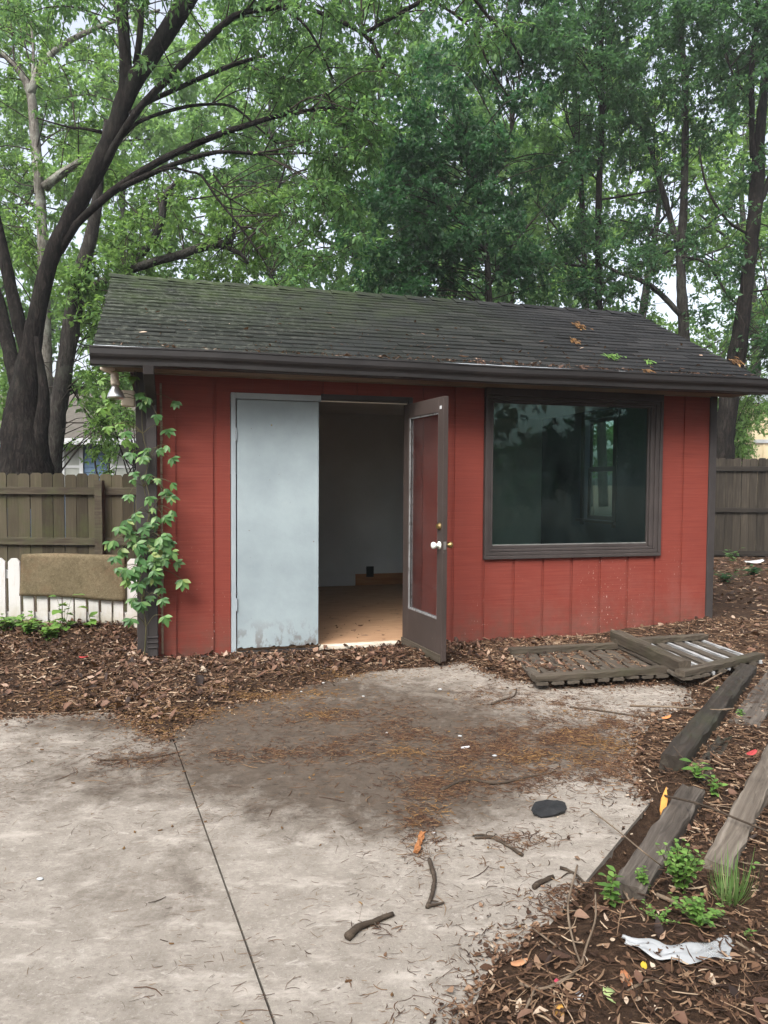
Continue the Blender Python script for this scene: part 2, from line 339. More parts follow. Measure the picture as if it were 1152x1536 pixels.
# leaves
M['leaf_bright'] = leafmat('bright_leaf', [(0, (.065, .145, .042)), (.5, (.110, .215, .062)), (1, (.18, .30, .095))], .5, (.30, .50, .10))
M['leaf_mid'] = leafmat('mid_green_leaf', [(0, (.042, .108, .042)), (.5, (.072, .160, .058)), (1, (.12, .225, .080))], .48, (.24, .44, .10))
M['leaf_dark'] = leafmat('dark_maple_leaf', [(0, (.011, .041, .018)), (.6, (.020, .063, .025)), (1, (.043, .105, .040))], .32, (.12, .34, .10))
M['leaf_teal'] = leafmat('dull_green_leaf', [(0, (.023, .066, .030)), (.6, (.040, .100, .042)), (1, (.070, .150, .060))], .40, (.17, .37, .11))
M['leaf_far'] = leafmat('far_leaf', [(0, (.075, .165, .050)), (.5, (.125, .245, .075)), (1, (.20, .34, .12))], .48, (.30, .50, .12))
M['leaf_vine'] = leafmat('creeper_leaf', [(0, (.036, .105, .034)), (.6, (.075, .175, .052)), (.9, (.13, .24, .070)), (1, (.22, .27, .08))], .25, (.2, .4, .08), .42, .35)
M['leaf_vine_light'] = leafmat('young_creeper_leaf', [(0, (.10, .21, .045)), (1, (.19, .33, .08))], .35, (.3, .5, .08), .45, .3)
M['leaf_weed'] = leafmat('weed_leaf', [(0, (.07, .15, .035)), (.6, (.12, .235, .05)), (1, (.21, .34, .09))], .3, (.3, .5, .06), .45, .3)
M['grass'] = leafmat('grass_blade', [(0, (.08, .16, .04)), (.75, (.14, .24, .08)), (1, (.30, .30, .16))], .3, (.3, .45, .1))
M['stem'] = simple('green_brown_stem', (.06, .06, .03), (.10, .09, .045), 9, .7, .2, 0)
M['litter'] = leafmat('dry_leaf', [(0, (.016, .010, .008)), (.3, (.040, .022, .015)), (.55, (.082, .043, .028)), (.78, (.150, .082, .054)), (.93, (.26, .165, .115)), (1, (.40, .31, .24))], .12, (.3, .15, .05), .6, .3)
M['crumb'] = leafmat('leaf_crumb', [(0, (.028, .016, .011)), (.4, (.080, .044, .027)), (.75, (.15, .088, .054)), (.93, (.25, .165, .11)), (1, (.42, .35, .27))], .02, (.2, .1, .05), .85, .15)
M['shred'] = leafmat('bark_shred', [(0, (.022, .013, .009)), (.4, (.062, .034, .020)), (.7, (.13, .076, .044)), (.9, (.22, .145, .09)), (1, (.36, .28, .20))], .02, (.2, .1, .05), .8, .2)
M['needle'] = leafmat('fallen_needle', [(0, (.024, .013, .009)), (.5, (.072, .036, .021)), (.85, (.13, .072, .036)), (1, (.19, .125, .07))], .02, (.2, .1, .05), .75, .2)
M['gold'] = leafmat('golden_catkin', [(0, (.070, .036, .016)), (.5, (.135, .072, .028)), (1, (.235, .14, .055))], .1, (.3, .2, .06), .75, .2)
M['stick'] = woodmat('fallen_stick_bark', (.022, .016, .011), (.060, .045, .033), (.12, .095, .072), 'x', .9)
M['twig_pale'] = simple('pale_dry_twig', (.11, .080, .056), (.20, .155, .112), 12, .85, .15, 0)
M['twig'] = simple('thin_twig_bark', (.020, .017, .014), (.045, .038, .031), 9, .9, .1, 0)
M['rubber'] = simple('black_shingle_scrap', (.010, .011, .012), (.026, .027, .028), 14, .8, .25, .5, 90)
M['splinter'] = woodmat('fresh_orange_wood', (.42, .18, .04), (.62, .30, .075), (.72, .42, .14), 'x', .7)
m = NM('clear_plastic_film', .25, .5); m.color((.46, .48, .49)); tr = m.n('ShaderNodeBsdfTransparent'); m.setin(tr.inputs[0], (.92, .93, .93)); mx = m.n('ShaderNodeMixShader')
m.l(m.math('ADD', m.math('MULTIPLY', m.step(m.noise(5, 2, .5), .35, .65), .45), .30), mx.inputs[0]); m.l(tr.outputs[0], mx.inputs[1]); m.l(m.b.outputs[0], mx.inputs[2]); m.l(mx.outputs[0], m.o.inputs[0]); m.bump(m.noise(14, 2, .5), .35, .006); M['plastic'] = m.m
M['brick'] = simple('old_brick', (.09, .065, .05), (.17, .13, .105), 9, .9, .15, .4, 40)
M['house_blue'] = simple('blue_siding', (.075, .125, .20), (.10, .16, .245), 3, .7, .2, 0)
M['house_white'] = simple('white_house_trim', (.36, .38, .39), (.46, .48, .49), 3, .6, .2, 0)
M['house_roof'] = simple('grey_house_roof', (.075, .07, .06), (.115, .105, .095), 9, .9, .1, .4, 40)
M['house_cream'] = simple('cream_wall', (.60, .50, .32), (.70, .60, .41), 2, .7, .2, 0)
M['metal_roof'] = simple('grey_metal_roof', (.38, .42, .46), (.48, .52, .56), 4, .45, .4, 0)
M['curtain'] = simple('grey_window_blind', (.20, .22, .20), (.27, .29, .27), 4, .7, .2, 0)

# ------------------------------------------------------------------ the ground
VIS = [(-900, 1085), (-300, 1082), (0, 1077), (90, 1069), (175, 1071), (215, 1092), (245, 1110), (268, 1092), (312, 1069), (348, 1055), (430, 1036), (500, 1016), (570, 1004), (640, 999), (690, 990), (722, 1003), (765, 1021), (850, 1031), (960, 1027), (1035, 1027),
       (1040, 1056), (985, 1076), (955, 1102), (948, 1150), (972, 1206), (882, 1320), (850, 1356), (800, 1398), (742, 1448), (716, 1500), (690, 1540), (640, 1680), (500, 2600), (-2500, 2600), (-2500, 1300)]
VP_ = np.array([g(*p)[:2] for p in VIS])
def sdist(x, y, poly=VP_):
    """signed distance to the bare part of the slab, negative inside"""
    x = np.asarray(x, float); y = np.asarray(y, float); d = np.full(x.shape, 1e9); ins = np.zeros(x.shape, bool)
    n = len(poly)
    for i in range(n):
        a = poly[i]; b = poly[(i + 1) % n]; e = b - a; L = e @ e
        t = np.clip(((x - a[0]) * e[0] + (y - a[1]) * e[1]) / L, 0, 1)
        d = np.minimum(d, np.hypot(x - a[0] - t * e[0], y - a[1] - t * e[1]))
        c = ((a[1] > y) != (b[1] > y)) & (x < (b[0] - a[0]) * (y - a[1]) / (b[1] - a[1] + 1e-12) + a[0]); ins ^= c
    return np.where(ins, -d, d)
E0, E1 = g(970, 1210)[:2], g(880, 1320)[:2]; ED = (E0 - E1) / np.linalg.norm(E0 - E1)
SL_N, SL_F = E1 - ED * 2.6, E1 + ED * 3.15                      # straight right edge of the slab
def base_h(x, y):
    u_ = (x - O[0]) * U[0] + (y - O[1]) * U[1]; v_ = (x - O[0]) * V[0] + (y - O[1]) * V[1]
    h = .012 * sstep(-1.2, -.1, v_) + .07 * sstep(3.6, 5.2, u_) * sstep(-1.0, 0, v_)
    h = h - .03 * sstep(-.55, -.08, v_) * sstep(4.2, 3.6, u_) * sstep(-.1, .1, u_)
    h = h + .13 * sstep(4.9, 6.1, y) * sstep(-1.75, -2.3, x)
    h = np.where((y > 6.6) & (x < -1.5), h * 0 + .13 - .5 * sstep(6.6, 8.3, y), h)
    return h
def right_of_slab(x, y):
    n = np.array([ED[1], -ED[0]]); return (x - E1[0]) * n[0] + (y - E1[1]) * n[1]
def hgt(x, y):
    x = np.asarray(x, float); y = np.asarray(y, float); sd = sdist(x, y) + .09 * (fbm(x * 6, y * 6, 3) - .5) + .05 * (fbm(x * 19, y * 19, 13) - .5)
    n = .03 * (fbm(x * 4, y * 4, 11) - .45) + .012 * (vnoise(x * 22, y * 22, 5) - .5)
    rise = np.clip(sd * .16, -.05, .035)
    r = right_of_slab(x, y); px, py = proj_arr(np.stack([x, y, x * 0], -1))
    lowbit = sstep(-.02, .03, r) * sstep(.30, .16, r) * sstep(2.2, 2.5, y) * sstep(3.3, 3.0, y)      # bare trench along the slab edge
    return np.where(sd < -.05, -.05, rise + base_h(x, y) + n * sstep(-.05, .12, sd)) - .045 * lowbit
xs = np.concatenate([[-400, -120, -50, -25, -14, -9, -6.5], np.arange(-5, 5.01, .045), [5.4, 6, 6.8, 7.6, 8.6, 10, 13, 20, 40, 100, 400]])
ys = np.concatenate([[-400, -100, -40, -20, -10, -5, -2, 0, .8], np.arange(1.3, 7.2, .045), np.arange(7.25, 9.6, .15), [10, 11, 12, 13, 13.5, 14, 16, 20, 28, 45, 100, 300, 900]])
X, Y = np.meshgrid(xs, ys); Z = hgt(X, Y)
Z = np.where((np.abs(X) > 5.2) | (Y > 9.5) | (Y < 1.2), np.where(Y < 1.25, -.03, base_h(X, Y)), Z)
Z = np.where((Y > 7.2) & (X > 1), .05 + .04 * (fbm(X * 2, Y * 2, 4) - .5), Z)
inside = ((X - O[0]) * U[0] + (Y - O[1]) * U[1] > -.05) & ((X - O[0]) * U[0] + (Y - O[1]) * U[1] < 5.0) & ((X - O[0]) * V[0] + (Y - O[1]) * V[1] > .05) & ((X - O[0]) * V[0] + (Y - O[1]) * V[1] < 3.4)
Z = np.where(inside, -.06, Z)
nx, ny = len(xs), len(ys); idx = np.arange(nx * ny).reshape(ny, nx)
quads = np.stack([idx[:-1, :-1], idx[:-1, 1:], idx[1:, 1:], idx[1:, :-1]], -1).reshape(-1, 4)
m = NM('mulch_soil', .95, .1); f = m.noise(38, 6, .75); c = m.ramp(f, [(.3, (.022, .014, .010)), (.5, (.058, .035, .022)), (.68, (.105, .066, .042)), (.85, (.17, .115, .075))])
c = m.mix(m.math('MULTIPLY', m.step(m.noise(2.5, 4, .6), .45, .65), .5), c, (.03, .021, .016)); m.color(c); m.bump(f, 1.0, .03); M['soil'] = m.m
tag(link('ground', npmesh('ground', np.stack([X, Y, Z], -1).reshape(-1, 3), quads, 4), M['soil'], None, True), kind='structure')

# concrete: two panels with an open joint
JA, JB = g(262, 1115)[:2], g(410, 1530)[:2]; JD = (JB - JA) / np.linalg.norm(JB - JA)
STAIN = [(80, 1180, 160, 60, .35), (280, 1290, 60, 60, .3), (240, 1380, 110, 40, .22), (740, 1280, 60, 25, .2), (500, 1290, 110, 25, .2), (480, 1130, 220, 75, .7), (700, 1110, 150, 60, .6), (360, 1080, 110, 35, .7), (610, 1210, 170, 50, .55), (240, 1160, 120, 40, .3), (150, 1300, 130, 60, .2), (880, 1130, 70, 45, .5), (420, 1095, 170, 45, .75), (600, 1075, 150, 55, .75), (520, 1170, 170, 45, .75), (700, 1140, 140, 45, .65), (450, 1030, 120, 16, .9), (330, 1062, 70, 14, .9), (140, 1085, 150, 20, .7),
         (60, 1130, 120, 40, .25), (620, 1225, 110, 40, .5), (420, 1225, 100, 35, .4), (880, 1120, 70, 40, .45), (840, 1215, 60, 20, .35), (230, 1340, 90, 60, .28), (60, 1450, 120, 50, .12), (330, 1150, 90, 40, .5), (160, 1180, 100, 35, .3), (740, 1190, 90, 35, .45), (560, 1130, 200, 60, .4), (590, 1330, 60, 18, .12)]
def slab(poly, seed):
    """flat concrete panel cut from a grid clipped to a convex polygon, carrying a per-vertex stain map"""
    import bmesh
    bm = bmesh.new(); vs_ = [bm.verts.new((p[0], p[1], 0)) for p in poly]; bm.faces.new(vs_)
    for axis, lo, hi, st in ((0, -5.0, 2.6, .07), (1, 1.0, 6.2, .07)):
        for c in np.arange(lo, hi, st):
            co = [0, 0, 0]; co[axis] = c; no = [0, 0, 0]; no[axis] = 1
            bmesh.ops.bisect_plane(bm, geom=bm.verts[:] + bm.edges[:] + bm.faces[:], plane_co=co, plane_no=no, dist=1e-5)
    edge = [e for e in bm.edges if e.is_boundary]
    ext = bmesh.ops.extrude_edge_only(bm, edges=edge)['geom']
    for q in ext:
        if isinstance(q, bmesh.types.BMVert): q.co.z = -.09
    bmesh.ops.recalc_face_normals(bm, faces=bm.faces[:])
    if sum(f.normal.z * f.calc_area() for f in bm.faces) < 0: bmesh.ops.reverse_faces(bm, faces=bm.faces[:])
    me = bpy.data.meshes.new('concrete_slab'); bm.to_mesh(me); bm.free()
    n = len(me.vertices); co = np.empty(n * 3, np.float32); me.vertices.foreach_get('co', co); co = co.reshape(-1, 3)
    px, py = proj_arr(co.astype(float)); sv = np.zeros(n)
    for (a, b, sx, sy, k) in STAIN: sv = 1 - (1 - sv) * (1 - k * np.exp(-((px - a) / sx) ** 2 - ((py - b) / sy) ** 2))
    for (a, b, sx, sy) in [(960, 1042, 90, 18), (900, 1250, 80, 60), (660, 1320, 200, 45), (850, 1190, 50, 25)]: sv = sv * (1 - .9 * np.exp(-((px - a) / sx) ** 2 - ((py - b) / sy) ** 2))
    at = me.attributes.new('stain', 'FLOAT', 'POINT'); at.data.foreach_set('value', np.clip(sv, 0, 1).astype(np.float32))
    me.materials.append(M['concrete']); o = bpy.data.objects.new('concrete_slab', me); COL.objects.link(o); tag(o, kind='structure'); return o
m = NM('stained_concrete', .85, .2); st = m.attr('stain')
fine = m.noise(55, 6, .75); mid = m.noise(7, 6, .7); c = m.ramp(mid, [(.25, (.160, .142, .117)), (.5, (.240, .217, .184)), (.75, (.328, .301, .261))])
c = m.mix(m.math('MULTIPLY', m.step(fine, .35, .65), .45), c, (.165, .142, .124)); c = m.mix(m.math('MULTIPLY', m.step(m.noise(75, 5, .85), .57, .66), .7), c, (.085, .068, .056)); c = m.mix(m.math('MULTIPLY', m.step(m.noise(110, 4, .85, m.pos((1, 1, 1), (0, 0, 0), (3, 7, 0))), .58, .66), .6), c, (.40, .37, .335))
c = m.mix(m.math('MULTIPLY', m.step(m.noise(24, 6, .8, m.pos((1, 1.6, 1), (0, 0, R(-30)), (5, 1, 0))), .55, .68), .55), c, (.105, .085, .068)); c = m.mix(m.math('MULTIPLY', m.step(m.noise(15, 7, .8, m.pos((1, 1.9, 1), (0, 0, R(40)), (1, 9, 0)), 1.2), .56, .66), .55), c, (.42, .39, .35)); c = m.mix(m.math('MULTIPLY', m.step(m.noise(3.4, 7, .75, m.pos((1, 2.4, 1), (0, 0, R(20)))), .52, .66), .6), c, (.40, .365, .32))
f = m.math('ADD', st, m.math('MULTIPLY', m.math('SUBTRACT', m.noise(5.5, 9, .8, None, .4), .5), 1.7)); f = m.step(f, .22, .78); 
stc = m.ramp(m.noise(12, 6, .75), [(.25, (.036, .027, .020)), (.5, (.066, .051, .038)), (.8, (.112, .088, .068))])
c = m.mix(m.math('MULTIPLY', f, .95), c, stc); m.color(c); m.bump(fine, .4, .005); M['concrete'] = m.m
off = np.array([JD[1], -JD[0]]) * .0034
JN, JF = JA + JD * 4.0, JA - JD * 1.2
pl = [(-2.6, 1.0), tuple(JN - off * -1), tuple(JF - off * -1), (-2.6, 5.0)]
def jl(y, s): t = (y - JA[1]) / JD[1]; q = JA + JD * t + off * s; return (q[0], q[1])
sgn = 1 if off[0] > 0 else -1
slab([(-5.0, 1.0), jl(1.0, -sgn), jl(5.0, -sgn), (-5.0, 5.0)], 1)
slab([jl(1.0, sgn), (SL_N[0] + ED[0] / ED[1] * (1.0 - SL_N[1]), 1.0), tuple(SL_F), (1.6, 6.0), (-.6, 5.5), jl(5.0, sgn)], 2)

# ------------------------------------------------------------------ the shed
shed = empty('shed', O, TH, 'red wooden shed with dark shingle roof, grey door, open brown door and picture window', 'shed')
EX = 5.055; EL = -.17
GR = [.129 + .2858 * i for i in range(18)]
def front_wall():
    mb = MB(); gw = .026; zt = 2.30; zb = -.08
    br = {EL + .085, EX - .07}
    for q in GR:
        if EL + .085 < q < EX - .1: br |= {q - gw / 2, q + gw / 2}
    D0, D1, W0, W1 = .535, 2.03, 2.73, 4.43
    br |= {D0, D1, W0, W1}; br = sorted(br); br = [b for i, b in enumerate(br) if i == 0 or b - br[i - 1] > 1e-4]
    prev = 0
    for a, b in zip(br[:-1], br[1:]):
        mdl = (a + b) / 2; dep = .013 if any(abs(mdl - q) < gw / 2 for q in GR) else 0.0
        if D0 < mdl < D1: spans = [(2.10, zt)]
        elif W0 < mdl < W1: spans = [(zb, .77), (2.16, zt)]
        else: spans = [(zb, zt)]
        for z0, z1 in spans:
            zz = [z0] + [q for q in (.3, .6, .9, 1.2, 1.5, 1.8, 2.1) if z0 < q < z1] + [z1]
            for p, q in zip(zz[:-1], zz[1:]): mb.add([(a, dep, p), (b, dep, p), (b, dep, q), (a, dep, q)], [(0, 1, 2, 3)])
            if dep: 
                mb.add([(a, 0, z0), (a, dep, z0), (a, dep, z1), (a, 0, z1)], [(0, 1, 2, 3)]); mb.add([(b, dep, z0), (b, 0, z0), (b, 0, z1), (b, dep, z1)], [(0, 1, 2, 3)])
    mb.build('front_siding', M['red'], shed)
    # studs and plaster behind the siding
    k = MB()
    for a, b, z0, z1 in [(EL + .1, D0, zb, zt), (D1, W0, zb, zt), (W1, EX - .08, zb, zt), (D0, D1, 2.14, zt), (W0, W1, zb, .76), (W0, W1, 2.17, zt)]:
        k.box((a, .028, z0), (b, .10, z1))
    k.build('front_interior_wall', M['plaster'], shed)
front_wall()
DEP = 3.45; IU0, IU1 = -.05, 4.95
MB().box((EL, .02, -.08), (IU0, DEP, 2.30)).build('side_wall', M['red'], shed)
wv0, wv1, wz0, wz1 = 1.55, 2.20, .97, 2.20
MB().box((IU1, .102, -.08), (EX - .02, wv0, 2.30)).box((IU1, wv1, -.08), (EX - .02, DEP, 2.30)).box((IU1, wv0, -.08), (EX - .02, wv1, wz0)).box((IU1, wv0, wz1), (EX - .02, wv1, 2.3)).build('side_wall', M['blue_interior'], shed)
bw = MB().box((IU0, DEP - .1, -.08), (IU1, DEP, 2.30)).build('back_wall', M['plaster'], shed)
MB().box((IU0 - .05, .015, 2.30), (IU1 + .05, DEP, 2.33)).build('ceiling', M['plaster'], shed)
MB().box((IU0, .035, -.04), (IU1, DEP - .1, .055)).build('floor', M['ply_floor'], shed)
a = wl(440, 856, DEP - .12); b = wl(533, 876, DEP - .12); c = wl(640, 876, DEP - .12)
MB().box((IU0, DEP - .125, .055), (b[0], DEP - .1, .20)).build('baseboard', M['plaster'], shed, bevel=.004)
MB().box((b[0], DEP - .118, .055), (c[0] + 1.2, DEP - .1, .205)).build('baseboard', M['orange_wood'], shed, bevel=.004)['label'] = 'bare orange wood baseboard'
q = wl(555, 862, DEP - .13); MB().box((q[0] - .05, DEP - .14, q[2] - .03), (q[0] + .05, DEP - .119, q[2] + .11)).build('outlet_box', M['dark'], shed, bevel=.004)
# sash window in the right-hand wall, seen through the picture window
sw = MB()
for z0, z1, vv in [(wz0 + .004, 1.60, IU1 + .03), (1.57, wz1 - .004, IU1 + .05)]:
    t = .045
    sw.box((vv, wv0 + .03, z0), (vv + .02, wv1 - .03, z0 + t)).box((vv, wv0 + .03, z1 - t), (vv + .02, wv1 - .03, z1)).box((vv, wv0 + .03, z0 + t), (vv + .02, wv0 + .03 + t, z1 - t)).box((vv, wv1 - .03 - t, z0 + t), (vv + .02, wv1 - .03, z1 - t))
swo = sw.box((IU1 - .015, wv0 - .07, wz0 - .07), (IU1 - .002, wv0 + .005, wz1 + .07)).box((IU1 - .015, wv1 - .005, wz0 - .07), (IU1 - .002, wv1 + .07, wz1 + .07)).box((IU1 - .015, wv0 + .006, wz1), (IU1 - .002, wv1 - .006, wz1 + .07)).box((IU1 - .06, wv0 - .1, wz0 - .03), (IU1 - .016, wv1 + .1, wz0)).build('side_window', M['trim'], shed, bevel=.003)
MB().box((IU1 + .061, wv0 + .05, wz0 + .03), (IU1 + .064, wv1 - .05, wz1 - .03)).build('pane', M['side_glass'], swo)
# corner boards
MB().box((EL - .005, -.022, -.06), (EL + .083, .02, 2.24)).build('corner_board', M['trim'], shed, bevel=.004)
MB().box((EX - .072, -.020, -.06), (EX, .04, 2.24)).build('corner_board', M['trim'], shed, bevel=.004)
k = MB()
for i in range(9):
    z0 = .05 + i * .235; k.beam((.012, -.004, z0), (.012 + random.uniform(-.003, .003), -.004, z0 + .23), .014, .012, 6, .0018, i, (0, 1, 0))
k.build('split_edge', M['raw_wood'], shed)
# frieze strip under the soffit
MB().beam((EL + .09, -.010, 2.245), (EX - .075, -.010, 2.245), .014, .035, 60, .0012, 3).build('frieze_strip', M['raw_wood'], shed)
# roof
EV, EZ, RV, RZ = -.36, 2.355, 1.65, 3.40; RU0, RU1 = -.425, 5.265
def sk(v): return -.085 * (1 - abs(v - RV) / (RV - EV))          # the left rake runs slightly out towards the ridge
def rz(v): return EZ + (v - EV) * (RZ - EZ) / (RV - EV)
BV = 2 * RV - EV
rd = MB(); th = .035
K_ = sk(RV)
rd.hexa([(RU0 + .02, EV + .01, EZ - th), (RU1 - .02, EV + .01, EZ - th), (RU1 - .02, RV, RZ - th), (RU0 + K_ + .02, RV, RZ - th), (RU0 + .02, EV + .01, EZ - .006), (RU1 - .02, EV + .01, EZ - .006), (RU1 - .02, RV, RZ - .006), (RU0 + K_ + .02, RV, RZ - .006)])
rd.hexa([(RU0 + K_ + .02, RV, RZ - th), (RU1 - .02, RV, RZ - th), (RU1 - .02, BV, EZ - th), (RU0 + .02, BV, EZ - th), (RU0 + K_ + .02, RV, RZ - .006), (RU1 - .02, RV, RZ - .006), (RU1 - .02, BV, EZ - .006), (RU0 + .02, BV, EZ - .006)])
roof = rd.build('roof', M['trim'], shed)
rows = 21; sh = MB(); rg = random.Random(4)
for side in (0, 1):
    for i in range(rows):
        t0 = i / rows; t1 = (i + 1.12) / rows; t1 = min(t1, 1.0); u0 = RU0 - .012 * rg.random(); o = (i % 2) * .11 + rg.random() * .05
        while u0 < RU1:
            wdt = .30 if u0 > RU0 + .01 else .30 - o; u1 = min(u0 + wdt, RU1 + .012 * rg.random())
            if RU1 - u1 < .05: u1 = RU1 + .01 * rg.random()
            ps = []
            lo = .011 + rg.uniform(-.002, .004); dv = rg.uniform(-.006, .006); tw = rg.uniform(-.003, .003)
            for (uu, tt, hh) in ((u0 + .002, t0, lo), (u1 - .002, t0, lo + tw), (u1 - .002, t1, .001), (u0 + .002, t1, .001)):
                d = dv if tt == t0 else 0
                v_ = EV - .015 + (RV - EV + .015) * tt + d; z_ = EZ + (v_ - EV) * (RZ - EZ) / (RV - EV); v2 = v_ if side == 0 else 2 * RV - v_
                ps.append((uu + sk(v2) * (1 - (uu - RU0) / (RU1 - RU0)), v2, z_ + hh))
            lowers = [(p[0], p[1], p[2] - (.008 if j < 2 else .0008)) for j, p in enumerate(ps)]
            if side == 0: sh.hexa(lowers + ps)
            else: sh.hexa([lowers[1], lowers[0], lowers[3], lowers[2], ps[1], ps[0], ps[3], ps[2]])
            u0 = u1
sh.build('shingles', M['shingle'], roof)
cp = MB(); u0 = RU0 - .105
while u0 < RU1:
    u1 = min(u0 + .27, RU1 + .02); h0 = .020 + rg.uniform(-.002, .003); h1 = .006
    n = len(cp.v); s0 = .13
    a = [(u0, RV - s0, rz(RV - s0) + h0), (u0, RV - .015, RZ + h0 - .004), (u0, RV + .015, RZ + h0 - .004), (u0, RV + s0, rz(RV - s0) + h0)]
    b = [(u1 + .02, p[1], p[2] - h0 + h1) for p in a]; a2 = [(p[0], p[1], p[2] - .007) for p in a]
    cp.add(a + b + a2, [(0, 4, 5, 1), (1, 5, 6, 2), (2, 6, 7, 3), (8, 0, 1, 9), (9, 1, 2, 10), (10, 2, 3, 11)]); u0 = u1
cp.build('ridge_cap', M['shingle'], roof)
for uu in (RU0 + .004, RU1 - .03):
    b = MB(); kk = K_ if uu < 0 else 0
    for sgn_ in (1, -1):
        vv = lambda v: v if sgn_ == 1 else 2 * RV - v
        ps = [(uu, vv(EV + .03), EZ - .13), (uu + .026, vv(EV + .03), EZ - .13), (uu + .026 + kk, RV, RZ - .13), (uu + kk, RV, RZ - .13), (uu, vv(EV + .03), EZ - .02), (uu + .026, vv(EV + .03), EZ - .02), (uu + .026 + kk, RV, RZ - .02), (uu + kk, RV, RZ - .02)]
        b.hexa(ps if sgn_ == 1 else [ps[1], ps[0], ps[3], ps[2], ps[5], ps[4], ps[7], ps[6]])
    b.build('rake_board', M['trim'], shed)
# gable ends
for uu in (EL + .01, EX - .06):
    MB().add([(uu, .02, 2.3), (uu, DEP - .1, 2.3), (uu, RV, RZ - .06)], [(0, 1, 2)]).add([(uu + .03, .02, 2.3), (uu + .03, DEP - .1, 2.3), (uu + .03, RV, RZ - .06)], [(2, 1, 0)]).build('gable', M['red'], shed)
MB().box((RU0 + .03, -.325, 2.236), (RU1 - .04, -.004, 2.250)).build('soffit', M['raw_wood'], shed)
MB().box((RU0 + .03, -.350, 2.222), (RU1 - .03, -.327, 2.335)).build('fascia', M['trim'], shed, bevel=.003)
# K-style gutter
G0 = -.352; prof = [(G0, 2.352), (G0, 2.222), (G0 - .058, 2.222), (G0 - .066, 2.230), (G0 - .068, 2.262), (G0 - .074, 2.270), (G0 - .088, 2.284), (G0 - .095, 2.300), (G0 - .096, 2.338), (G0 - .102, 2.342), (G0 - .102, 2.352), (G0 - .090, 2.352), (G0 - .090, 2.340), (G0 - .085, 2.30), (G0 - .06, 2.236), (G0 - .006, 2.232), (G0 - .006, 2.352)]
mb = MB(); n = len(prof); us = np.linspace(RU0 - .02, RU1 + .02, 30); vs_ = []
for uu in us:
    sag = .006 * math.sin(uu * 1.7) + .004 * math.sin(uu * 4.1)
    vs_ += [(uu, p[0], p[1] + sag * .6) for p in prof]
fs = [(i * n + j, (i + 1) * n + j, (i + 1) * n + (j + 1) % n, i * n + (j + 1) % n) for i in range(len(us) - 1) for j in range(n)]
mb.add(vs_, fs)
for uu in (us[0], us[-1]): mb.add([(uu, p[0], p[1]) for p in prof[:11]], [tuple(range(11)), ])
gut = mb.build('gutter', M['gutter'], shed)
MB().beam((RU0 + .0, EV - .01, EZ + .006), (RU1, EV - .01, EZ + .006), .03, .006, 50, .001, 2).build('drip_edge', M['metal_roof'], roof)
# downspout on the left corner
d = MB(); q = wl(228, 556, -.36)
uc = -.055
path = [(uc, -.40, 2.235), (uc, -.39, 2.19), (uc, -.30, 2.13), (uc, -.12, 2.05), (uc, -.075, 1.98), (uc, -.072, 1.0), (uc, -.075, .06)]
sec = [(-.037, -.03), (-.02, -.034), (0, -.030), (.02, -.034), (.037, -.03), (.037, .03), (-.037, .03)]
vs_ = []; ns = len(sec)
for i, p in enumerate(path):
    t = np.array(path[min(i + 1, len(path) - 1)]) - np.array(path[max(i - 1, 0)]); t /= np.linalg.norm(t); nrm = np.cross(np.array([1., 0, 0]), t)
    for a, b in sec: vs_.append(np.array(p) + np.array([a, 0, 0]) - nrm * b * (1 if nrm[1] < 0 else 1))
d.add(vs_, [(i * ns + j, i * ns + (j + 1) % ns, (i + 1) * ns + (j + 1) % ns, (i + 1) * ns + j) for i in range(len(path) - 1) for j in range(ns)])
for zz in (.12, .16, .20): d.box((uc - .041, -.112, zz), (uc + .041, -.034, zz + .012))
d.build('downspout', M['trim'], shed, bevel=.004)
# picture window
wf = MB(); fx0, fx1, fz0, fz1 = 2.70, 4.465, .738, 2.232
def ringbox(mb, x0, x1, z0, z1, wl_, wr, wb, wt, v0, v1):
    mb.box((x0, v0, z0), (x1, v1, z0 + wb)).box((x0, v0, z1 - wt), (x1, v1, z1)).box((x0, v0, z0 + wb), (x0 + wl_, v1, z1 - wt)).box((x1 - wr, v0, z0 + wb), (x1, v1, z1 - wt)); return mb
win = empty('picture_window', (0, 0, 0)); win.parent = shed
ringbox(MB(), fx0, fx1, fz0, fz1, .030, .030, .030, .06, -.030, .06).build('outer_frame', M['winframe'], win, bevel=.004)
ringbox(MB(), fx0 + .031, fx1 - .031, fz0 + .031, fz1 - .061, .022, .040, .030, .03, -.018, .06).build('inner_frame', M['winframe'], win, bevel=.005)
ringbox(MB(), fx0 + .054, fx1 - .072, fz0 + .062, fz1 - .092, .028, .040, .026, .02, -.006, .055).build('glazing_bead', M['winframe'], win, bevel=.006)
ringbox(MB(), fx0 + .083, fx1 - .113, fz0 + .089, fz1 - .113, .010, .014, .028, .012, .018, .05).build('sash_stop', M['winframe'], win, bevel=.003)
MB().box((fx0 + .09, .036, fz0 + .11), (fx1 - .125, .040, fz1 - .122)).build('glass_pane', M['glass'], win)
MB().box((fx0 + .094, .020, fz0 + .117), (fx1 - .128, .034, fz0 + .125)).build('sill_bead', M['grey_bead'], win)
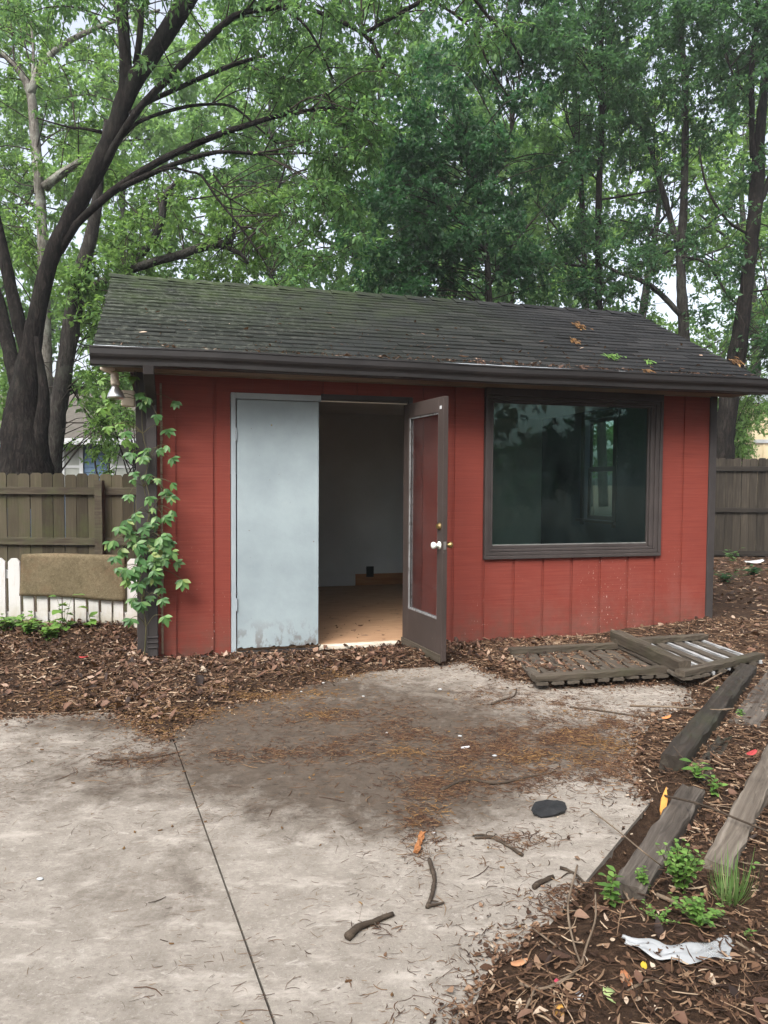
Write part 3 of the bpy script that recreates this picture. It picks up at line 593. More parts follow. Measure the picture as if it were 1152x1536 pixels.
# grey fixed door and its frame
MB().box((.540, -.012, .035), (.578, .06, 2.110)).box((.578, -.012, 2.062), (1.262, .06, 2.110)).build('door_frame', M['grey_frame'], shed, bevel=.003)
gd = MB(); n = 40; x0, x1, zt = .587, 1.243, 2.055; rg = random.Random(3)
bot = [(x0 + (x1 - x0) * i / n, .062 + max(0, rg.gauss(0, .006)) + (.012 if rg.random() < .2 else 0)) for i in range(n + 1)]
for s, y in ((1, -.006), (-1, .036)):
    k = len(gd.v); pts = [(x, y, z) for x, z in bot] + [(x, y, zt) for x, z in bot]
    gd.add(pts, [((i, i + 1, n + 2 + i, n + 1 + i) if s == 1 else (i + 1, i, n + 1 + i, n + 2 + i)) for i in range(n)])
m1 = n + 1
gd.f += [(i + 1, i, 2 * m1 + i, 2 * m1 + i + 1) for i in range(n)] + [(m1 + i, m1 + i + 1, 3 * m1 + i + 1, 3 * m1 + i) for i in range(n)] + [(0, m1, 3 * m1, 2 * m1), (n, 2 * m1 + n, 3 * m1 + n, m1 + n)]
gdo = gd.build('grey_door', M['blue_door'], shed)
for zz in (1.78, .42):
    MB().lathe((.581, -.016, zz - .05), (0, 0, 1), [(0, .007), (.1, .007)], 10).box((.584, -.009, zz - .05), (.597, -.0062, zz + .05)).build('hinge', M['grey_frame'], gdo)
MB().lathe((.86, -.006, 1.86), (0, -1, 0), [(0, .006), (.006, .006), (.009, .003)], 8).build('screw_hook', M['brass'], gdo)
MB().box((.535, .0, -.02), (1.25, .05, .036)).build('bottom_plate', M['trim'], shed)
# the open doorway
MB().box((2.008, -.008, .03), (2.045, .098, 2.115)).box((1.264, .030, 2.075), (2.008, .098, 2.138)).box((1.264, -.004, 2.085), (2.045, .028, 2.125)).build('jamb', M['trim'], shed, bevel=.003)
MB().box((1.262, .028, 2.066), (2.006, .040, 2.0745)).build('door_stop', M['white_strip'], shed)
MB().beam((1.25, -.005, .040), (2.0, -.005, .040), .075, .030, 20, .001, 5).build('threshold', M['white_strip'], shed, bevel=.0)
MB().box((1.25, -.025, -.02), (2.0, .03, .024)).build('sill_plate', M['trim'], shed)
ANG = R(98.5)
od = empty('glass_door', (2.004, -.012, 0)); od.parent = shed; od.rotation_euler = (0, 0, ANG)       # closed: points to -x; opens outward
DW, DT = .715, .042; z0, z1 = .045, 2.055
st_l, st_r, tb, bb = .10, .088, .115, .31
# local x runs from the hinge (0) to the free edge (-DW); y 0 outside, DT inside
dl = MB().box((-st_l, 0, z0), (0, DT, z1)).box((-DW, 0, z0), (-DW + st_r, DT, z1)).box((-DW + st_r, 0, z1 - tb), (-st_l, DT, z1)).box((-DW + st_r, 0, z0), (-st_l, DT, z0 + bb))
dlo = dl.build('door_leaf', M['doorframe'], od, bevel=.003)
pt = MB(); gx0, gx1, gz0, gz1 = -DW + st_r, -st_l, z0 + bb, z1 - tb
for yy in (.007, .027):
    for (a, b) in (((gx0, yy, gz0), (gx0 + .012, yy + .008, gz1)), ((gx1 - .014, yy, gz0), (gx1, yy + .008, gz1)), ((gx0 + .012, yy, gz0), (gx1 - .014, yy + .008, gz0 + .013)), ((gx0 + .012, yy, gz1 - .011), (gx1 - .014, yy + .008, gz1))): pt.box(a, b)
pt.build('glazing_putty', M['putty'], od)
MB().box((gx0 + .002, .018, gz0 + .002), (gx1 - .002, .022, gz1 - .002)).build('glass_pane', M['door_glass'], od)
KX = -DW + .046
for side in (1, -1):
    yb = DT if side == 1 else 0; ax = (0, side, 0); mt = M['white_knob'] if side == 1 else M['brass']
    MB().lathe((KX, yb, .93), ax, [(0, .030), (.006, .030), (.010, .014), (.030, .012), (.036, .022), (.050, .027), (.062, .024), (.068, .012)], 20).build('door_knob', mt, od, True)
MB().lathe((KX, DT, 1.075), (0, 1, 0), [(0, .027), (.008, .026), (.014, .018), (.020, .017)], 20).box((KX - .005, DT + .02, 1.06), (KX + .005, DT + .030, 1.09)).build('deadbolt', M['brass'], od, False)
MB().box((-DW - .002, .010, .90), (-DW + .001, .032, .96)).build('latch_plate', M['silver'], od)
MB().box((-DW + .03, DT - .002, 1.96), (-DW + .055, DT + .006, 1.985)).build('contact_sensor', M['house_white'], od, bevel=.003)
MB().box((-DW + .004, DT, z0 - .012), (-.004, DT + .014, z0 + .052)).build('weather_strip', M['panel_wood'], od, bevel=.003)
# floodlight and junction box under the left eave
fl = empty('floodlight', (0, 0, 0)); fl.parent = shed
a = wl(157, 556, -.16); b = wl(172, 566, -.16); c = wl(175, 592, -.16)
MB().lathe((a[0] + .02, -.16, 2.236), (0, 0, -1), [(0, .052), (.012, .052), (.022, .035), (.03, .02)], 18).build('mounting_plate', M['cream_plastic'], fl, True)
ax = np.array([.05, -.05, -1.0]); top = np.array([b[0], -.16, 2.195])
MB().tube([(a[0] + .02, -.16, 2.22), (a[0] + .05, -.165, 2.20), tuple(top)], [.012, .012, .016], 10).lathe(top, ax, [(-.01, .022), (.0, .028), (.07, .032), (.085, .030)], 18).build('lamp_holder', M['cream_plastic'], fl, True)
MB().lathe(top + ax * .086, ax, [(0, .024), (.02, .030), (.06, .055), (.085, .062), (.092, .062), (.099, .05), (.102, .02)], 22).build('bulb', M['silver'], fl, True)
q = wl(193, 600, -.02); MB().box((q[0] - .05, -.06, q[2] - .05), (q[0] + .045, .02, q[2] + .07)).build('junction_box', M['cream_plastic'], shed, bevel=.008)

# ------------------------------------------------------------------ scatter helpers
def flat_leaves(p, yaw, L, W, tilt, curl, rg):
    """curled leaves lying about: 6 vertices, 4 triangles each"""
    n = len(p); d = np.stack([np.cos(yaw), np.sin(yaw), np.sin(tilt)], 1); s = np.stack([-np.sin(yaw), np.cos(yaw), rg.normal(0, .35, n)], 1)
    L = L[:, None]; W = W[:, None]; z = np.array([0, 0, 1.0]); cu = curl[:, None]; fo = rg.uniform(-.15, .5, (n, 1)); bend = rg.normal(0, .25, (n, 1)); out = []
    for t, w_ in ((-.5, .10), (-.28, .72), (-.03, 1.0), (.24, .66), (.5, .05)):
        c = p + d * L * t + z * (cu * L * 1.6 * t * t) + s * (bend * L * t * t); jw = w_ * rg.uniform(.8, 1.15, (n, 1))
        out += [c + s * W * .5 * jw + z * W * fo * jw, c, c - s * W * .5 * jw + z * W * fo * jw]
    vs_ = np.stack(out, 1).reshape(-1, 3); i = np.arange(n)[:, None] * 15
    f = np.concatenate([i + np.array([[3 * r + q, 3 * r + q + 1, 3 * r + q + 4, 3 * r + q + 3]]) for r in range(4) for q in (0, 1)], 0)
    return vs_, f
def strips(p, yaw, L, W, bend, rg, tilt=None):
    """thin bent shreds: 3 segments, raised ridge so they are not paper flat"""
    n = len(p); t = np.linspace(-.5, .5, 4); out = []
    tl = rg.normal(0, .12, n) if tilt is None else tilt
    for k in range(4):
        a = yaw + bend * t[k]; d = np.stack([np.cos(yaw), np.sin(yaw), tl], 1)
        c = p + d * (L * t[k])[:, None] + np.stack([-np.sin(yaw), np.cos(yaw), 0 * yaw], 1) * (bend * L * (t[k] ** 2 - .1))[:, None]
        s = np.stack([-np.sin(a), np.cos(a), 0 * a], 1) * (W * (1.0 if 0 < k < 3 else .45) * .5)[:, None]
        h = np.array([0, 0, 1.0]) * (W * .5)[:, None]
        out += [c + s, c + h, c - s]
    vs_ = np.stack(out, 1).reshape(-1, 3); i = np.arange(n)[:, None] * 12; f = []
    for k in range(3):
        a = 3 * k
        f += [i + np.array([[a, a + 1, a + 4, a + 3]]), i + np.array([[a + 1, a + 2, a + 5, a + 4]])]
    return vs_, np.concatenate(f, 0)
def in_shed(x, y, pad=0.0):
    u_ = (x - O[0]) * U[0] + (y - O[1]) * U[1]; v_ = (x - O[0]) * V[0] + (y - O[1]) * V[1]
    return (u_ > EL - pad) & (u_ < EX + pad) & (v_ > -.012 - pad) & (v_ < DEP)
def sample_ground(n, box, dens, rg):
    """rejection sampling of ground points by a density function"""
    xs_, ys_ = [], []; tot = 0
    while tot < n:
        x = rg.uniform(box[0], box[2], n * 2); y = rg.uniform(box[1], box[3], n * 2); k = rg.random(n * 2) < dens(x, y)
        xs_.append(x[k]); ys_.append(y[k]); tot += k.sum()
    return np.concatenate(xs_)[:n], np.concatenate(ys_)[:n]
def mulch_d(x, y):
    sd = sdist(x, y) + .10 * (fbm(x * 5, y * 5, 21) - .5); r = right_of_slab(x, y); tr = sstep(-.2, -.1, r) * sstep(.15, .07, r) * sstep(2.3, 2.5, y) * sstep(3.25, 3.05, y); return np.where((sd > 0) & ~in_shed(x, y), sstep(0, .05, sd), 0.0) * (1 - .8 * tr) * (.40 + .60 * sstep(.36, .58, fbm(x * 2.8, y * 2.8, 8)))
def far_d(x, y): return mulch_d(x, y)
rg = np.random.default_rng(5)
LITTER = []
def add_litter(name, kinds, mat):
    vs_, fs = [], []; off_ = 0
    for v, f in kinds: vs_.append(v); fs.append(f + off_); off_ += len(v)
    return tag(link(name, npmesh(name, np.concatenate(vs_), np.concatenate(fs), fs[0].shape[1]), mat), kind='stuff')
def leaf_pts(n, box, dens, zr):
    x, y = sample_ground(n, box, dens, rg); z = np.where((x > -5) & (y < 7.2), hgt(x, y), .05); return np.stack([x, y, np.maximum(z, np.where(sdist(x, y) < .03, .0, -1)) + rg.uniform(*zr, n)], 1)
# leaves: thick along the shed and fence, thinner to the right
def left_d(x, y): return mulch_d(x, y) * np.where(x < .8, 1.0, .35) * (.35 + .65 * sstep(4.5, 5.3, y + .25 * x))
k = []
p = leaf_pts(5200, (-4.6, 4.1, 1.4, 6.5), left_d, (.004, .035)); n = len(p); L = rg.gamma(3., .0095, n) + .010; k.append(flat_leaves(p, rg.uniform(0, 6.28, n), L, L * rg.uniform(.3, .65, n), rg.normal(0, .5, n), rg.uniform(0, .4, n), rg))
p = leaf_pts(1100, (.2, 1.7, 4.6, 6.9), mulch_d, (.004, .03)); n = len(p); L = rg.uniform(.02, .06, n); k.append(flat_leaves(p, rg.uniform(0, 6.28, n), L, L * rg.uniform(.3, .55, n), rg.normal(0, .35, n), rg.uniform(0, .4, n), rg))
p = leaf_pts(2600, (2.5, 5.8, 9.5, 13.3), far_d, (.004, .03)); n = len(p); L = rg.uniform(.04, .09, n); k.append(flat_leaves(p, rg.uniform(0, 6.28, n), L, L * rg.uniform(.4, .6, n), rg.normal(0, .3, n), rg.uniform(0, .4, n), rg))
n = 70; p = np.stack([w2(a, b, .058) for a, b in zip(rg.uniform(1.1, 2.4, n), np.abs(rg.normal(.05, .9, n)) + .06)]); L = rg.gamma(3., .008, n) + .008; k.append(flat_leaves(p, rg.uniform(0, 6.28, n), L, L * rg.uniform(.2, .6, n), rg.normal(0, .1, n), rg.uniform(0, .3, n), rg))
add_litter('leaf_litter', k, M['litter'])
k = []
p = leaf_pts(9000, (-4.6, 4.1, 1.6, 6.5), lambda x, y: mulch_d(x, y), (.002, .02)); n = len(p); k.append(strips(p, rg.uniform(0, 6.28, n), rg.uniform(.02, .08, n), rg.uniform(.003, .010, n), rg.normal(0, .5, n), rg))
p = leaf_pts(27000, (.15, 1.6, 4.6, 6.9), mulch_d, (.002, .022)); n = len(p); k.append(strips(p, rg.uniform(0, 6.28, n), rg.gamma(3., .011, n) + .008, rg.uniform(.0018, .0075, n), rg.normal(0, .45, n), rg))
p = leaf_pts(1500, (.15, 1.6, 4.6, 6.9), mulch_d, (.006, .03)); n = len(p); k.append(strips(p, rg.uniform(0, 6.28, n), rg.uniform(.10, .26, n), rg.uniform(.002, .0045, n), rg.normal(0, .5, n), rg))
p = leaf_pts(5000, (2.5, 5.8, 9.5, 13.3), far_d, (.002, .02)); n = len(p); k.append(strips(p, rg.uniform(0, 6.28, n), rg.uniform(.03, .10, n), rg.uniform(.005, .014, n), rg.normal(0, .5, n), rg))
add_litter('bark_mulch', k, M['shred'])
def slab_pts_(n):
    x, y = sample_ground(n, (-2.4, 1.5, 2.6, 5.9), lambda x, y: np.where(sdist(x, y) < .03, np.exp(-np.abs(sdist(x, y)) / .035), 0.0) * (.3 + .7 * sstep(.35, .6, fbm(x * 7, y * 7, 61))) * (1 - .95 * sstep(-.24, -.10, right_of_slab(x, y)) * sstep(.12, .05, right_of_slab(x, y)) * sstep(2.3, 2.5, y) * sstep(3.25, 3.05, y)), rg); return np.stack([x, y, np.maximum(hgt(x, y), 0) + rg.uniform(.001, .008, n)], 1)
k = []
for cnt, bx in ((26000, (-4.6, 4.1, 1.6, 6.5)), (24000, (.15, 1.6, 4.6, 6.9))):
    p = leaf_pts(cnt, bx, mulch_d, (.0, .016)); n = len(p); L = rg.gamma(2.5, .0045, n) + .005; k.append(flat_leaves(p, rg.uniform(0, 6.28, n), L, L * rg.uniform(.4, .8, n), rg.normal(0, .5, n), rg.uniform(0, .3, n), rg))
p = slab_pts_(6500); n = len(p); L = rg.gamma(2.5, .004, n) + .004; k.append(flat_leaves(p, rg.uniform(0, 6.28, n), L, L * rg.uniform(.4, .8, n), rg.normal(0, .25, n), rg.uniform(0, .3, n), rg))
add_litter('leaf_crumbs', k, M['crumb'])
# needles and small twigs strewn on the concrete, in drifts
DRIFT = [(620, 1110, 60, 18, .5), (760, 1130, 90, 30, 1), (860, 1110, 70, 26, 1), (900, 1150, 60, 30, 1), (700, 1175, 90, 22, .9), (640, 1200, 40, 18, .8), (630, 1230, 30, 16, .9), (570, 1075, 60, 14, .5), (470, 1075, 60, 12, .5), (540, 1125, 60, 14, .6), (400, 1130, 90, 14, .4), (930, 1090, 50, 16, .9), (830, 1160, 60, 14, .9), (960, 1165, 30, 25, .8), (200, 1140, 70, 12, .3), (745, 1050, 40, 14, .5), (860, 1060, 60, 12, .4), (640, 1270, 26, 22, .7), (850, 1345, 40, 14, .6), (560, 1390, 30, 10, .4), (780, 1260, 40, 14, .3)]
def drift_d(x, y):
    px, py = proj_arr(np.stack([x, y, x * 0], -1)); s = np.zeros(x.shape)
    for a, b, sx, sy, q in DRIFT: s = np.maximum(s, q * np.exp(-((px - a) / sx) ** 2 - ((py - b) / sy) ** 2))
    s = s * (.2 + .8 * sstep(.38, .6, fbm(x * 9, y * 9, 31))); sd = sdist(x, y)
    return np.where(sd < .02, s, 0)
def slab_pts(n, dens, zr=(.0015, .004)):
    x, y = sample_ground(n, (-2.4, 1.5, 2.6, 5.9), dens, rg); return np.stack([x, y, rg.uniform(*zr, n)], 1)
def crisp(x, y):
    r = right_of_slab(x, y); return 1 - .93 * sstep(-.24, -.10, r) * sstep(2.3, 2.5, y) * sstep(3.25, 3.05, y)
allslab = lambda x, y: np.where(sdist(x, y) < 0, .25 + .75 * sstep(.35, .65, fbm(x * 3, y * 3, 77)), 0.0) * (.5 + .5 * sstep(-1.5, .5, x + .3 * y - .8)) * (.4 + .6 * sstep(2.1, 3.3, y))
edge_d = lambda x, y: np.where(sdist(x, y) < 0, np.exp(-np.abs(sdist(x, y)) / .10), 0.0) * crisp(x, y)
k = []
p = slab_pts(9500, allslab); n = len(p); k.append(strips(p, rg.normal(.3, .8, n), rg.gamma(2.2, .0095, n) + .004, rg.uniform(.0005, .0019, n), rg.normal(0, .38, n), rg, np.zeros(n)))
p = slab_pts(15000, drift_d, (.0015, .008)); n = len(p); k.append(strips(p, rg.uniform(0, 6.28, n), rg.gamma(2.6, .009, n) + .006, rg.uniform(.0012, .0038, n), rg.normal(0, .7, n), rg, rg.normal(0, .08, n)))
p = slab_pts(3500, edge_d, (.0015, .006)); n = len(p); k.append(strips(p, rg.uniform(0, 6.28, n), rg.gamma(2.5, .007, n) + .006, rg.uniform(.0010, .0034, n), rg.normal(0, .5, n), rg, rg.normal(0, .08, n)))
p = slab_pts(110, allslab, (.002, .004)); n = len(p); k.append(strips(p, rg.uniform(0, 6.28, n), rg.uniform(.05, .13, n), rg.uniform(.002, .0042, n), rg.normal(0, .6, n), rg, np.zeros(n)))
add_litter('needle_litter', k, M['needle'])
GOLD = [(225, 1085, 40, 12, 1), (240, 1100, 18, 10, 1), (300, 1072, 60, 8, .6), (400, 1045, 90, 8, .7), (520, 1015, 60, 6, .5), (480, 1072, 30, 7, .5), (640, 1215, 30, 14, .7), (600, 1130, 40, 10, .5), (860, 1075, 40, 7, .3), (130, 1060, 90, 10, .5), (690, 1160, 50, 12, .4), (820, 1140, 60, 14, .5), (900, 1120, 60, 18, .5)]
def gold_d(x, y):
    px, py = proj_arr(np.stack([x, y, x * 0], -1)); s = np.zeros(x.shape)
    for a, b, sx, sy, q in GOLD: s = np.maximum(s, q * np.exp(-((px - a) / sx) ** 2 - ((py - b) / sy) ** 2))
    return s * (.3 + .7 * sstep(.35, .6, fbm(x * 8, y * 8, 41)))
k = []; x, y = sample_ground(3800, (-2.4, 1.5, 2.6, 5.9), gold_d, rg); z = np.maximum(hgt(x, y), 0) + rg.uniform(.003, .014, len(x)); p = np.stack([x, y, z], 1); n = len(p)
k.append(strips(p, rg.uniform(0, 6.28, n), rg.uniform(.010, .032, n), rg.uniform(.002, .005, n), rg.normal(0, .8, n), rg, rg.normal(0, .1, n)))
p = slab_pts(170, allslab, (.002, .004)); n = len(p); k.append(strips(p, rg.uniform(0, 6.28, n), rg.uniform(.012, .022, n), rg.uniform(.005, .010, n), rg.normal(0, .4, n), rg, np.zeros(n)))
add_litter('catkin_litter', k, M['gold'])
# litter on the roof and in the gutter
def roof_pt(u, v, h=.014): return w2(u, v, rz(v) + h)
n = 900; uu = rg.uniform(-.3, 5.2, n); vv = EV + .03 + np.abs(rg.normal(0, .5, n)); vv = np.where(rg.random(n) < .62, EV + .0 + np.abs(rg.normal(0, .035, n)), vv); uu = np.where(rg.random(n) < .5, rg.normal(2.8, 1.2, n), uu)
ok = (uu > -.35) & (uu < 5.2) & (vv < 1.4); uu = uu[ok]; vv = vv[ok]; n = len(uu)
p = np.stack([roof_pt(a, b, .022) for a, b in zip(uu, vv)]); L = rg.gamma(2.5, .008, n) + .006
add_litter('roof_litter', [flat_leaves(p, rg.uniform(0, 6.28, n), L, L * rg.uniform(.2, .5, n), rg.normal(0, .3, n), rg.uniform(0, .3, n), rg)], M['litter'])

# ------------------------------------------------------------------ fallen sticks
def stick(name, pts, r0, r1, label, mat, cat='stick', group='sticks fallen on the concrete', jit=.2, branches=()):
    P3 = []
    for i, q in enumerate(pts):
        z = q[2] if len(q) > 2 else 0.0
        w3 = g(q[0], q[1], z); P3.append((w3[0], w3[1], z + (r0 * (1 - i / (len(pts) - 1)) + r1 * i / (len(pts) - 1)) * .85 + .001, r0 + (r1 - r0) * i / (len(pts) - 1)))
    s = spline(P3, .02); mb = MB(); mb.tube(s[:, :3], list(s[:, 3]), 8, True, jit, len(name) + int(pts[0][0]))
    for b in branches:
        q = [g(*p_[:2], p_[2] if len(p_) > 2 else .0) for p_ in b]; q = spline([(a[0], a[1], (b[i][2] if len(b[i]) > 2 else 0) + r1 * 1.1, r1 * (.8 - .5 * i / len(b))) for i, a in enumerate(q)], .02); mb.tube(q[:, :3], list(q[:, 3]), 6)
    rk = random.Random(int(pts[0][0] * 7 + pts[-1][1]))
    for k_ in range(2 if len(s) > 8 else 1):                      # snapped side twigs
        a_ = s[rk.randrange(2, len(s) - 2)] if len(s) > 5 else s[1]; an = rk.uniform(0, 6.28); l_ = rk.uniform(.012, .035)
        mb.tube([a_[:3], a_[:3] + np.array([math.cos(an) * l_, math.sin(an) * l_, rk.uniform(0, .006)])], [a_[3] * .55, a_[3] * .25], 5)
    o = mb.build(name, mat, None, True); tag(o, label, cat, group); return o
stick('fallen_stick', [(521, 1411), (537, 1397), (560, 1387), (589, 1374)], .013, .008, 'thick dark bark stick lying alone on the bare concrete at the front, near the joint', M['stick'])
stick('fallen_stick', [(644, 1292), (651, 1318), (650, 1338), (641, 1364)], .008, .007, 'bent brown stick on the concrete below the orange wood chip, pointing at the viewer', M['stick'], branches=[[(641, 1362), (655, 1360), (666, 1357)]])
stick('fallen_stick', [(712, 1259), (738, 1258), (760, 1270), (784, 1285)], .005, .006, 'short frayed dark stick on the concrete in front of the black shingle scrap', M['stick'], branches=[[(738, 1259), (722, 1254), (709, 1256)]])
stick('fallen_stick', [(662, 1188), (700, 1172), (745, 1177), (790, 1168), (834, 1158)], .008, .005, 'long crooked branch lying in the needle drift behind the black shingle scrap', M['stick'])
stick('fallen_stick', [(737, 1058), (757, 1050), (771, 1045), (775, 1034)], .007, .004, 'curved twig on the concrete near the left fence panel', M['stick'])
stick('fallen_stick', [(855, 1062), (905, 1068), (960, 1076), (1000, 1078), (1040, 1085)], .006, .004, 'long thin dark stick crossing from the concrete towards the dark timber', M['stick'])
stick('fallen_stick', [(800, 1335), (812, 1326), (830, 1318)], .008, .007, 'short dark stub of wood at the edge of the mulch, left of the bare twigs', M['stick'])
stick('fallen_stick', [(840, 1304), (858, 1310), (872, 1322), (880, 1330)], .006, .004, 'small forked dark twig beside the slab edge at the front right', M['stick'], branches=[[(858, 1310), (850, 1312), (842, 1318)]])
stick('fallen_stick', [(150, 1142), (195, 1140), (235, 1136), (262, 1131)], .006, .003, 'dark forked twig lying flat on the left slab by the end of the joint', M['stick'], branches=[[(195, 1140), (175, 1146), (160, 1150)]])
stick('fallen_stick', [(0, 1068), (30, 1072), (95, 1071), (165, 1066), (195, 1064)], .005, .004, 'long pale curved twig along the mulch edge at the far left', M['twig_pale'])
stick('fallen_stick', [(215, 1075), (232, 1067), (248, 1062)], .005, .004, 'short whitish stick by the golden drift near the joint', M['white_edge'])
stick('fallen_stick', [(395, 1008, .03), (430, 1005, .03), (470, 1003, .03), (508, 1003, .03)], .005, .003, 'pale thin twig in the leaves in front of the doorway', M['twig_pale'])
stick('fallen_stick', [(150, 1010, .05), (200, 1018, .03), (245, 1018, .02)], .005, .003, 'thin grey twig in the leaves in front of the downspout', M['twig_pale'])
stick('fallen_stick', [(1052, 1028, .05), (1080, 1012, .06), (1108, 996, .08)], .006, .006, 'straight pale stick leaning between the timbers and the right fence panel', M['twig_pale'])
stick('fallen_stick', [(945, 1060, .04), (1010, 1062, .05), (1070, 1066, .1), (1100, 1064, .1)], .006, .004, 'grey twig lying across the far end of the dark timber', M['twig_pale'])
G2 = 'bare twigs on the mulch at the front right'
TW = [([(866, 1300, .015), (852, 1360, .05), (860, 1415, .035), (872, 1450, .02)], .005, .004, 'arched pale twig springing from the slab edge'),
      ([(872, 1450, .02), (850, 1470, .05), (812, 1486, .03), (780, 1478, .02)], .006, .005, 'thick forked pale twig near the pink scrap'),
      ([(872, 1450, .03), (880, 1420, .05), (893, 1380, .07), (893, 1340, .05)], .005, .003, 'upright thin twig in front of the glossy weed'),
      ([(985, 1345, .04), (1020, 1360, .04), (1060, 1378, .03), (1100, 1384, .02)], .009, .007, 'stout bleached stick lying under the feathery weed'),
      ([(1020, 1450, .03), (1080, 1490, .03), (1140, 1530, .02)], .004, .003, 'dark straight twig below the plastic film'),
      ([(1095, 1410, .03), (1125, 1428, .03), (1160, 1450, .02)], .006, .005, 'brown stick at the right edge by the plastic film'),
      ([(995, 1195, .07), (1050, 1208, .12), (1110, 1232, .10), (1160, 1252, .09)], .006, .005, 'dark branch lying across the grey and the bleached timber'),
      ([(885, 1215, .01), (930, 1250, .05), (960, 1275, .12), (992, 1300, .06)], .004, .003, 'thin bent twig lying over the front of the grey timber'),
      ([(1045, 1245, .04), (1100, 1290, .04), (1155, 1300, .03)], .004, .003, 'wiry brown twig on the mulch right of the bleached timber'),
      ([(780, 1536, .03), (800, 1490, .04), (806, 1480, .03)], .005, .004, 'short pale twig pointing at the viewer at the bottom edge'),
      ([(940, 1490, .03), (980, 1470, .03), (1005, 1488, .02)], .005, .004, 'straw coloured stalk beside the pale green leaf'),
      ([(800, 1395, .01), (840, 1425, .02), (868, 1448, .02)], .004, .003, 'reddish twig half on the slab edge at the front'),
      ([(1010, 1120, .14), (1045, 1165, .06), (1070, 1192, .03)], .003, .002, 'hair thin twig hanging over the end of the dark timber'),
      ([(935, 1338, .03), (960, 1380, .03), (985, 1425, .02)], .005, .003, 'grey twig running from the glossy weed to the plastic film'),
      ([(1030, 1420, .02), (1090, 1450, .02), (1150, 1480, .02)], .005, .003, 'pale twig crossing the mulch right of the plastic film')]
for pts, a, b, lab in TW: stick('bare_twig', pts, a * .78, b * .78, lab, M['twig_pale'] if 'dark' not in lab else M['stick'], 'twig', G2, .05)

# ------------------------------------------------------------------ timbers, panels, small things
def on(px, py, z=0.0): q = g(px, py, z); return np.array([q[0], q[1], z])
def objframe(a, b):
    d = b - a; L = np.linalg.norm(d); return L, math.atan2(d[1], d[0]), math.asin(d[2] / L)
def timber(a, b, wd, h, mat, label, jit=.003, seed=0, name='landscape_timber', cat='timber', group='old landscape timbers', taper=1.0):
    a = np.array(a, float); b = np.array(b, float); L, yw, pt_ = objframe(a, b); mb = MB(); mb.beam((0, 0, 0), (L, 0, 0), wd, h, max(6, int(L / .08)), jit, seed, taper=taper)
    o = mb.build(name, mat); o.location = a; o.rotation_euler = (0, -pt_, yw); return tag(o, label, cat, group)
timber(on(1009, 1136, .10) - [0, 0, .055], on(1122, 1000, .09) - [0, 0, .05], .112, .13, M['timber_dark'], 'dark wet landscape timber with a blackened square end, ending just behind the orange splinter', .003, 1)
timber(on(944, 1326, .06) - [0, 0, .058], on(1040, 1178, .06) - [0, 0, .06], .10, .11, M['timber_grey'], 'grey weathered timber lying just in front of the dark one, beside the slab edge', .0035, 2)
timber(on(1076, 1296, .07) - [0, 0, .04], on(1188, 1080, .09) - [0, 0, .04], .095, .09, M['timber_pale'], 'bleached grey plank with swirling grain and a sawn near end, nearest the right edge', .003, 3)
timber(on(1042, 1170, .04) - [0, 0, .04], on(1085, 1105, .05) - [0, 0, .04], .10, .08, M['timber_dark'], 'short dark timber half buried in mulch between the dark timber and the bleached plank', .008, 4, taper=.7)
timber(on(1115, 1085, .05) - [0, 0, .03], on(1185, 985, .06) - [0, 0, .03], .16, .06, M['timber_grey'], 'flat grey board at the far right behind the bleached plank', .003, 5)
timber(on(1120, 1150, .03) - [0, 0, .03], on(1190, 1140, .03) - [0, 0, .03], .14, .06, M['timber_pale'], 'pale broken board end under the bleached plank at the right edge', .004, 6)
# lying fence panels: pickets below, two rails on top
def panel(name, fa, fb, ba, bb_, z, npick, label, whites=()):
    root = empty(name, (fa[0], fa[1], 0), math.atan2(fb[1] - fa[1], fb[0] - fa[0]), label, 'fence panel', 'fallen fence panels')
    co, si = math.cos(root.rotation_euler[2]), math.sin(root.rotation_euler[2])
    def loc(p, zz): dx, dy = p[0] - fa[0], p[1] - fa[1]; return np.array([dx * co + dy * si, -dx * si + dy * co, zz])
    A, B, C_, D_ = loc(fa, z), loc(fb, z), loc(ba, z), loc(bb_, z)
    for a, b, sd in ((A, B, 1), (C_, D_, 2)): MB().beam(a, b, .075, .042, 16, .0018, sd).build('rail', M['panel_wood'], root)
    for i in range(npick):
        t = (i + .5) / npick; p = A + (B - A) * t; q = C_ + (D_ - C_) * t; d = (q - p) / np.linalg.norm(q - p); dz = np.array([0, 0, -.034])
        rr = random.Random(i + npick); wd = np.linalg.norm(B - A) / npick * rr.uniform(.62, .8)
        if i in whites: wd *= .34
        MB().beam(p - d * rr.uniform(.035, .06) + dz, q + d * rr.uniform(.04, .09) + dz, wd, .02, 10, .002, i).build('picket', M['white_edge'] if i in whites else M['panel_dark'], root)
    return root
pA = panel('fallen_fence', on(800, 1013, .10), on(1000, 1000, .10), on(765, 973, .10), on(940, 964, .10), .082, 9, 'fallen dark picket fence section lying left of the loose post by the shed')
pB = panel('fallen_fence', on(1020, 1000, .16), on(1140, 982, .12), on(925, 966, .10), on(1058, 957, .10), .115, 10, 'fallen fence section with white edged pickets, lying right of the loose post', (3, 5, 7, 9))
pa, pb = on(923, 945, .19), on(1028, 991, .185)
timber(pa - [0, 0, .045], pb - [0, 0, .045], .088, .088, M['panel_wood'], 'loose square fence post with a rotten end resting across the two fallen panels', .002, 8, 'loose_post', 'post', None)
for i, (px, py) in enumerate([(868, 1019), (900, 1018), (930, 1016), (960, 1014)]):
    a = on(px, py, .02); timber(a, a + np.array([.085, .025, 0]), .07, .05, M['brick'], 'small brown brick piece under the front rail of the left fallen panel', .003, i, 'brick', 'brick', 'bricks under the fallen panel')
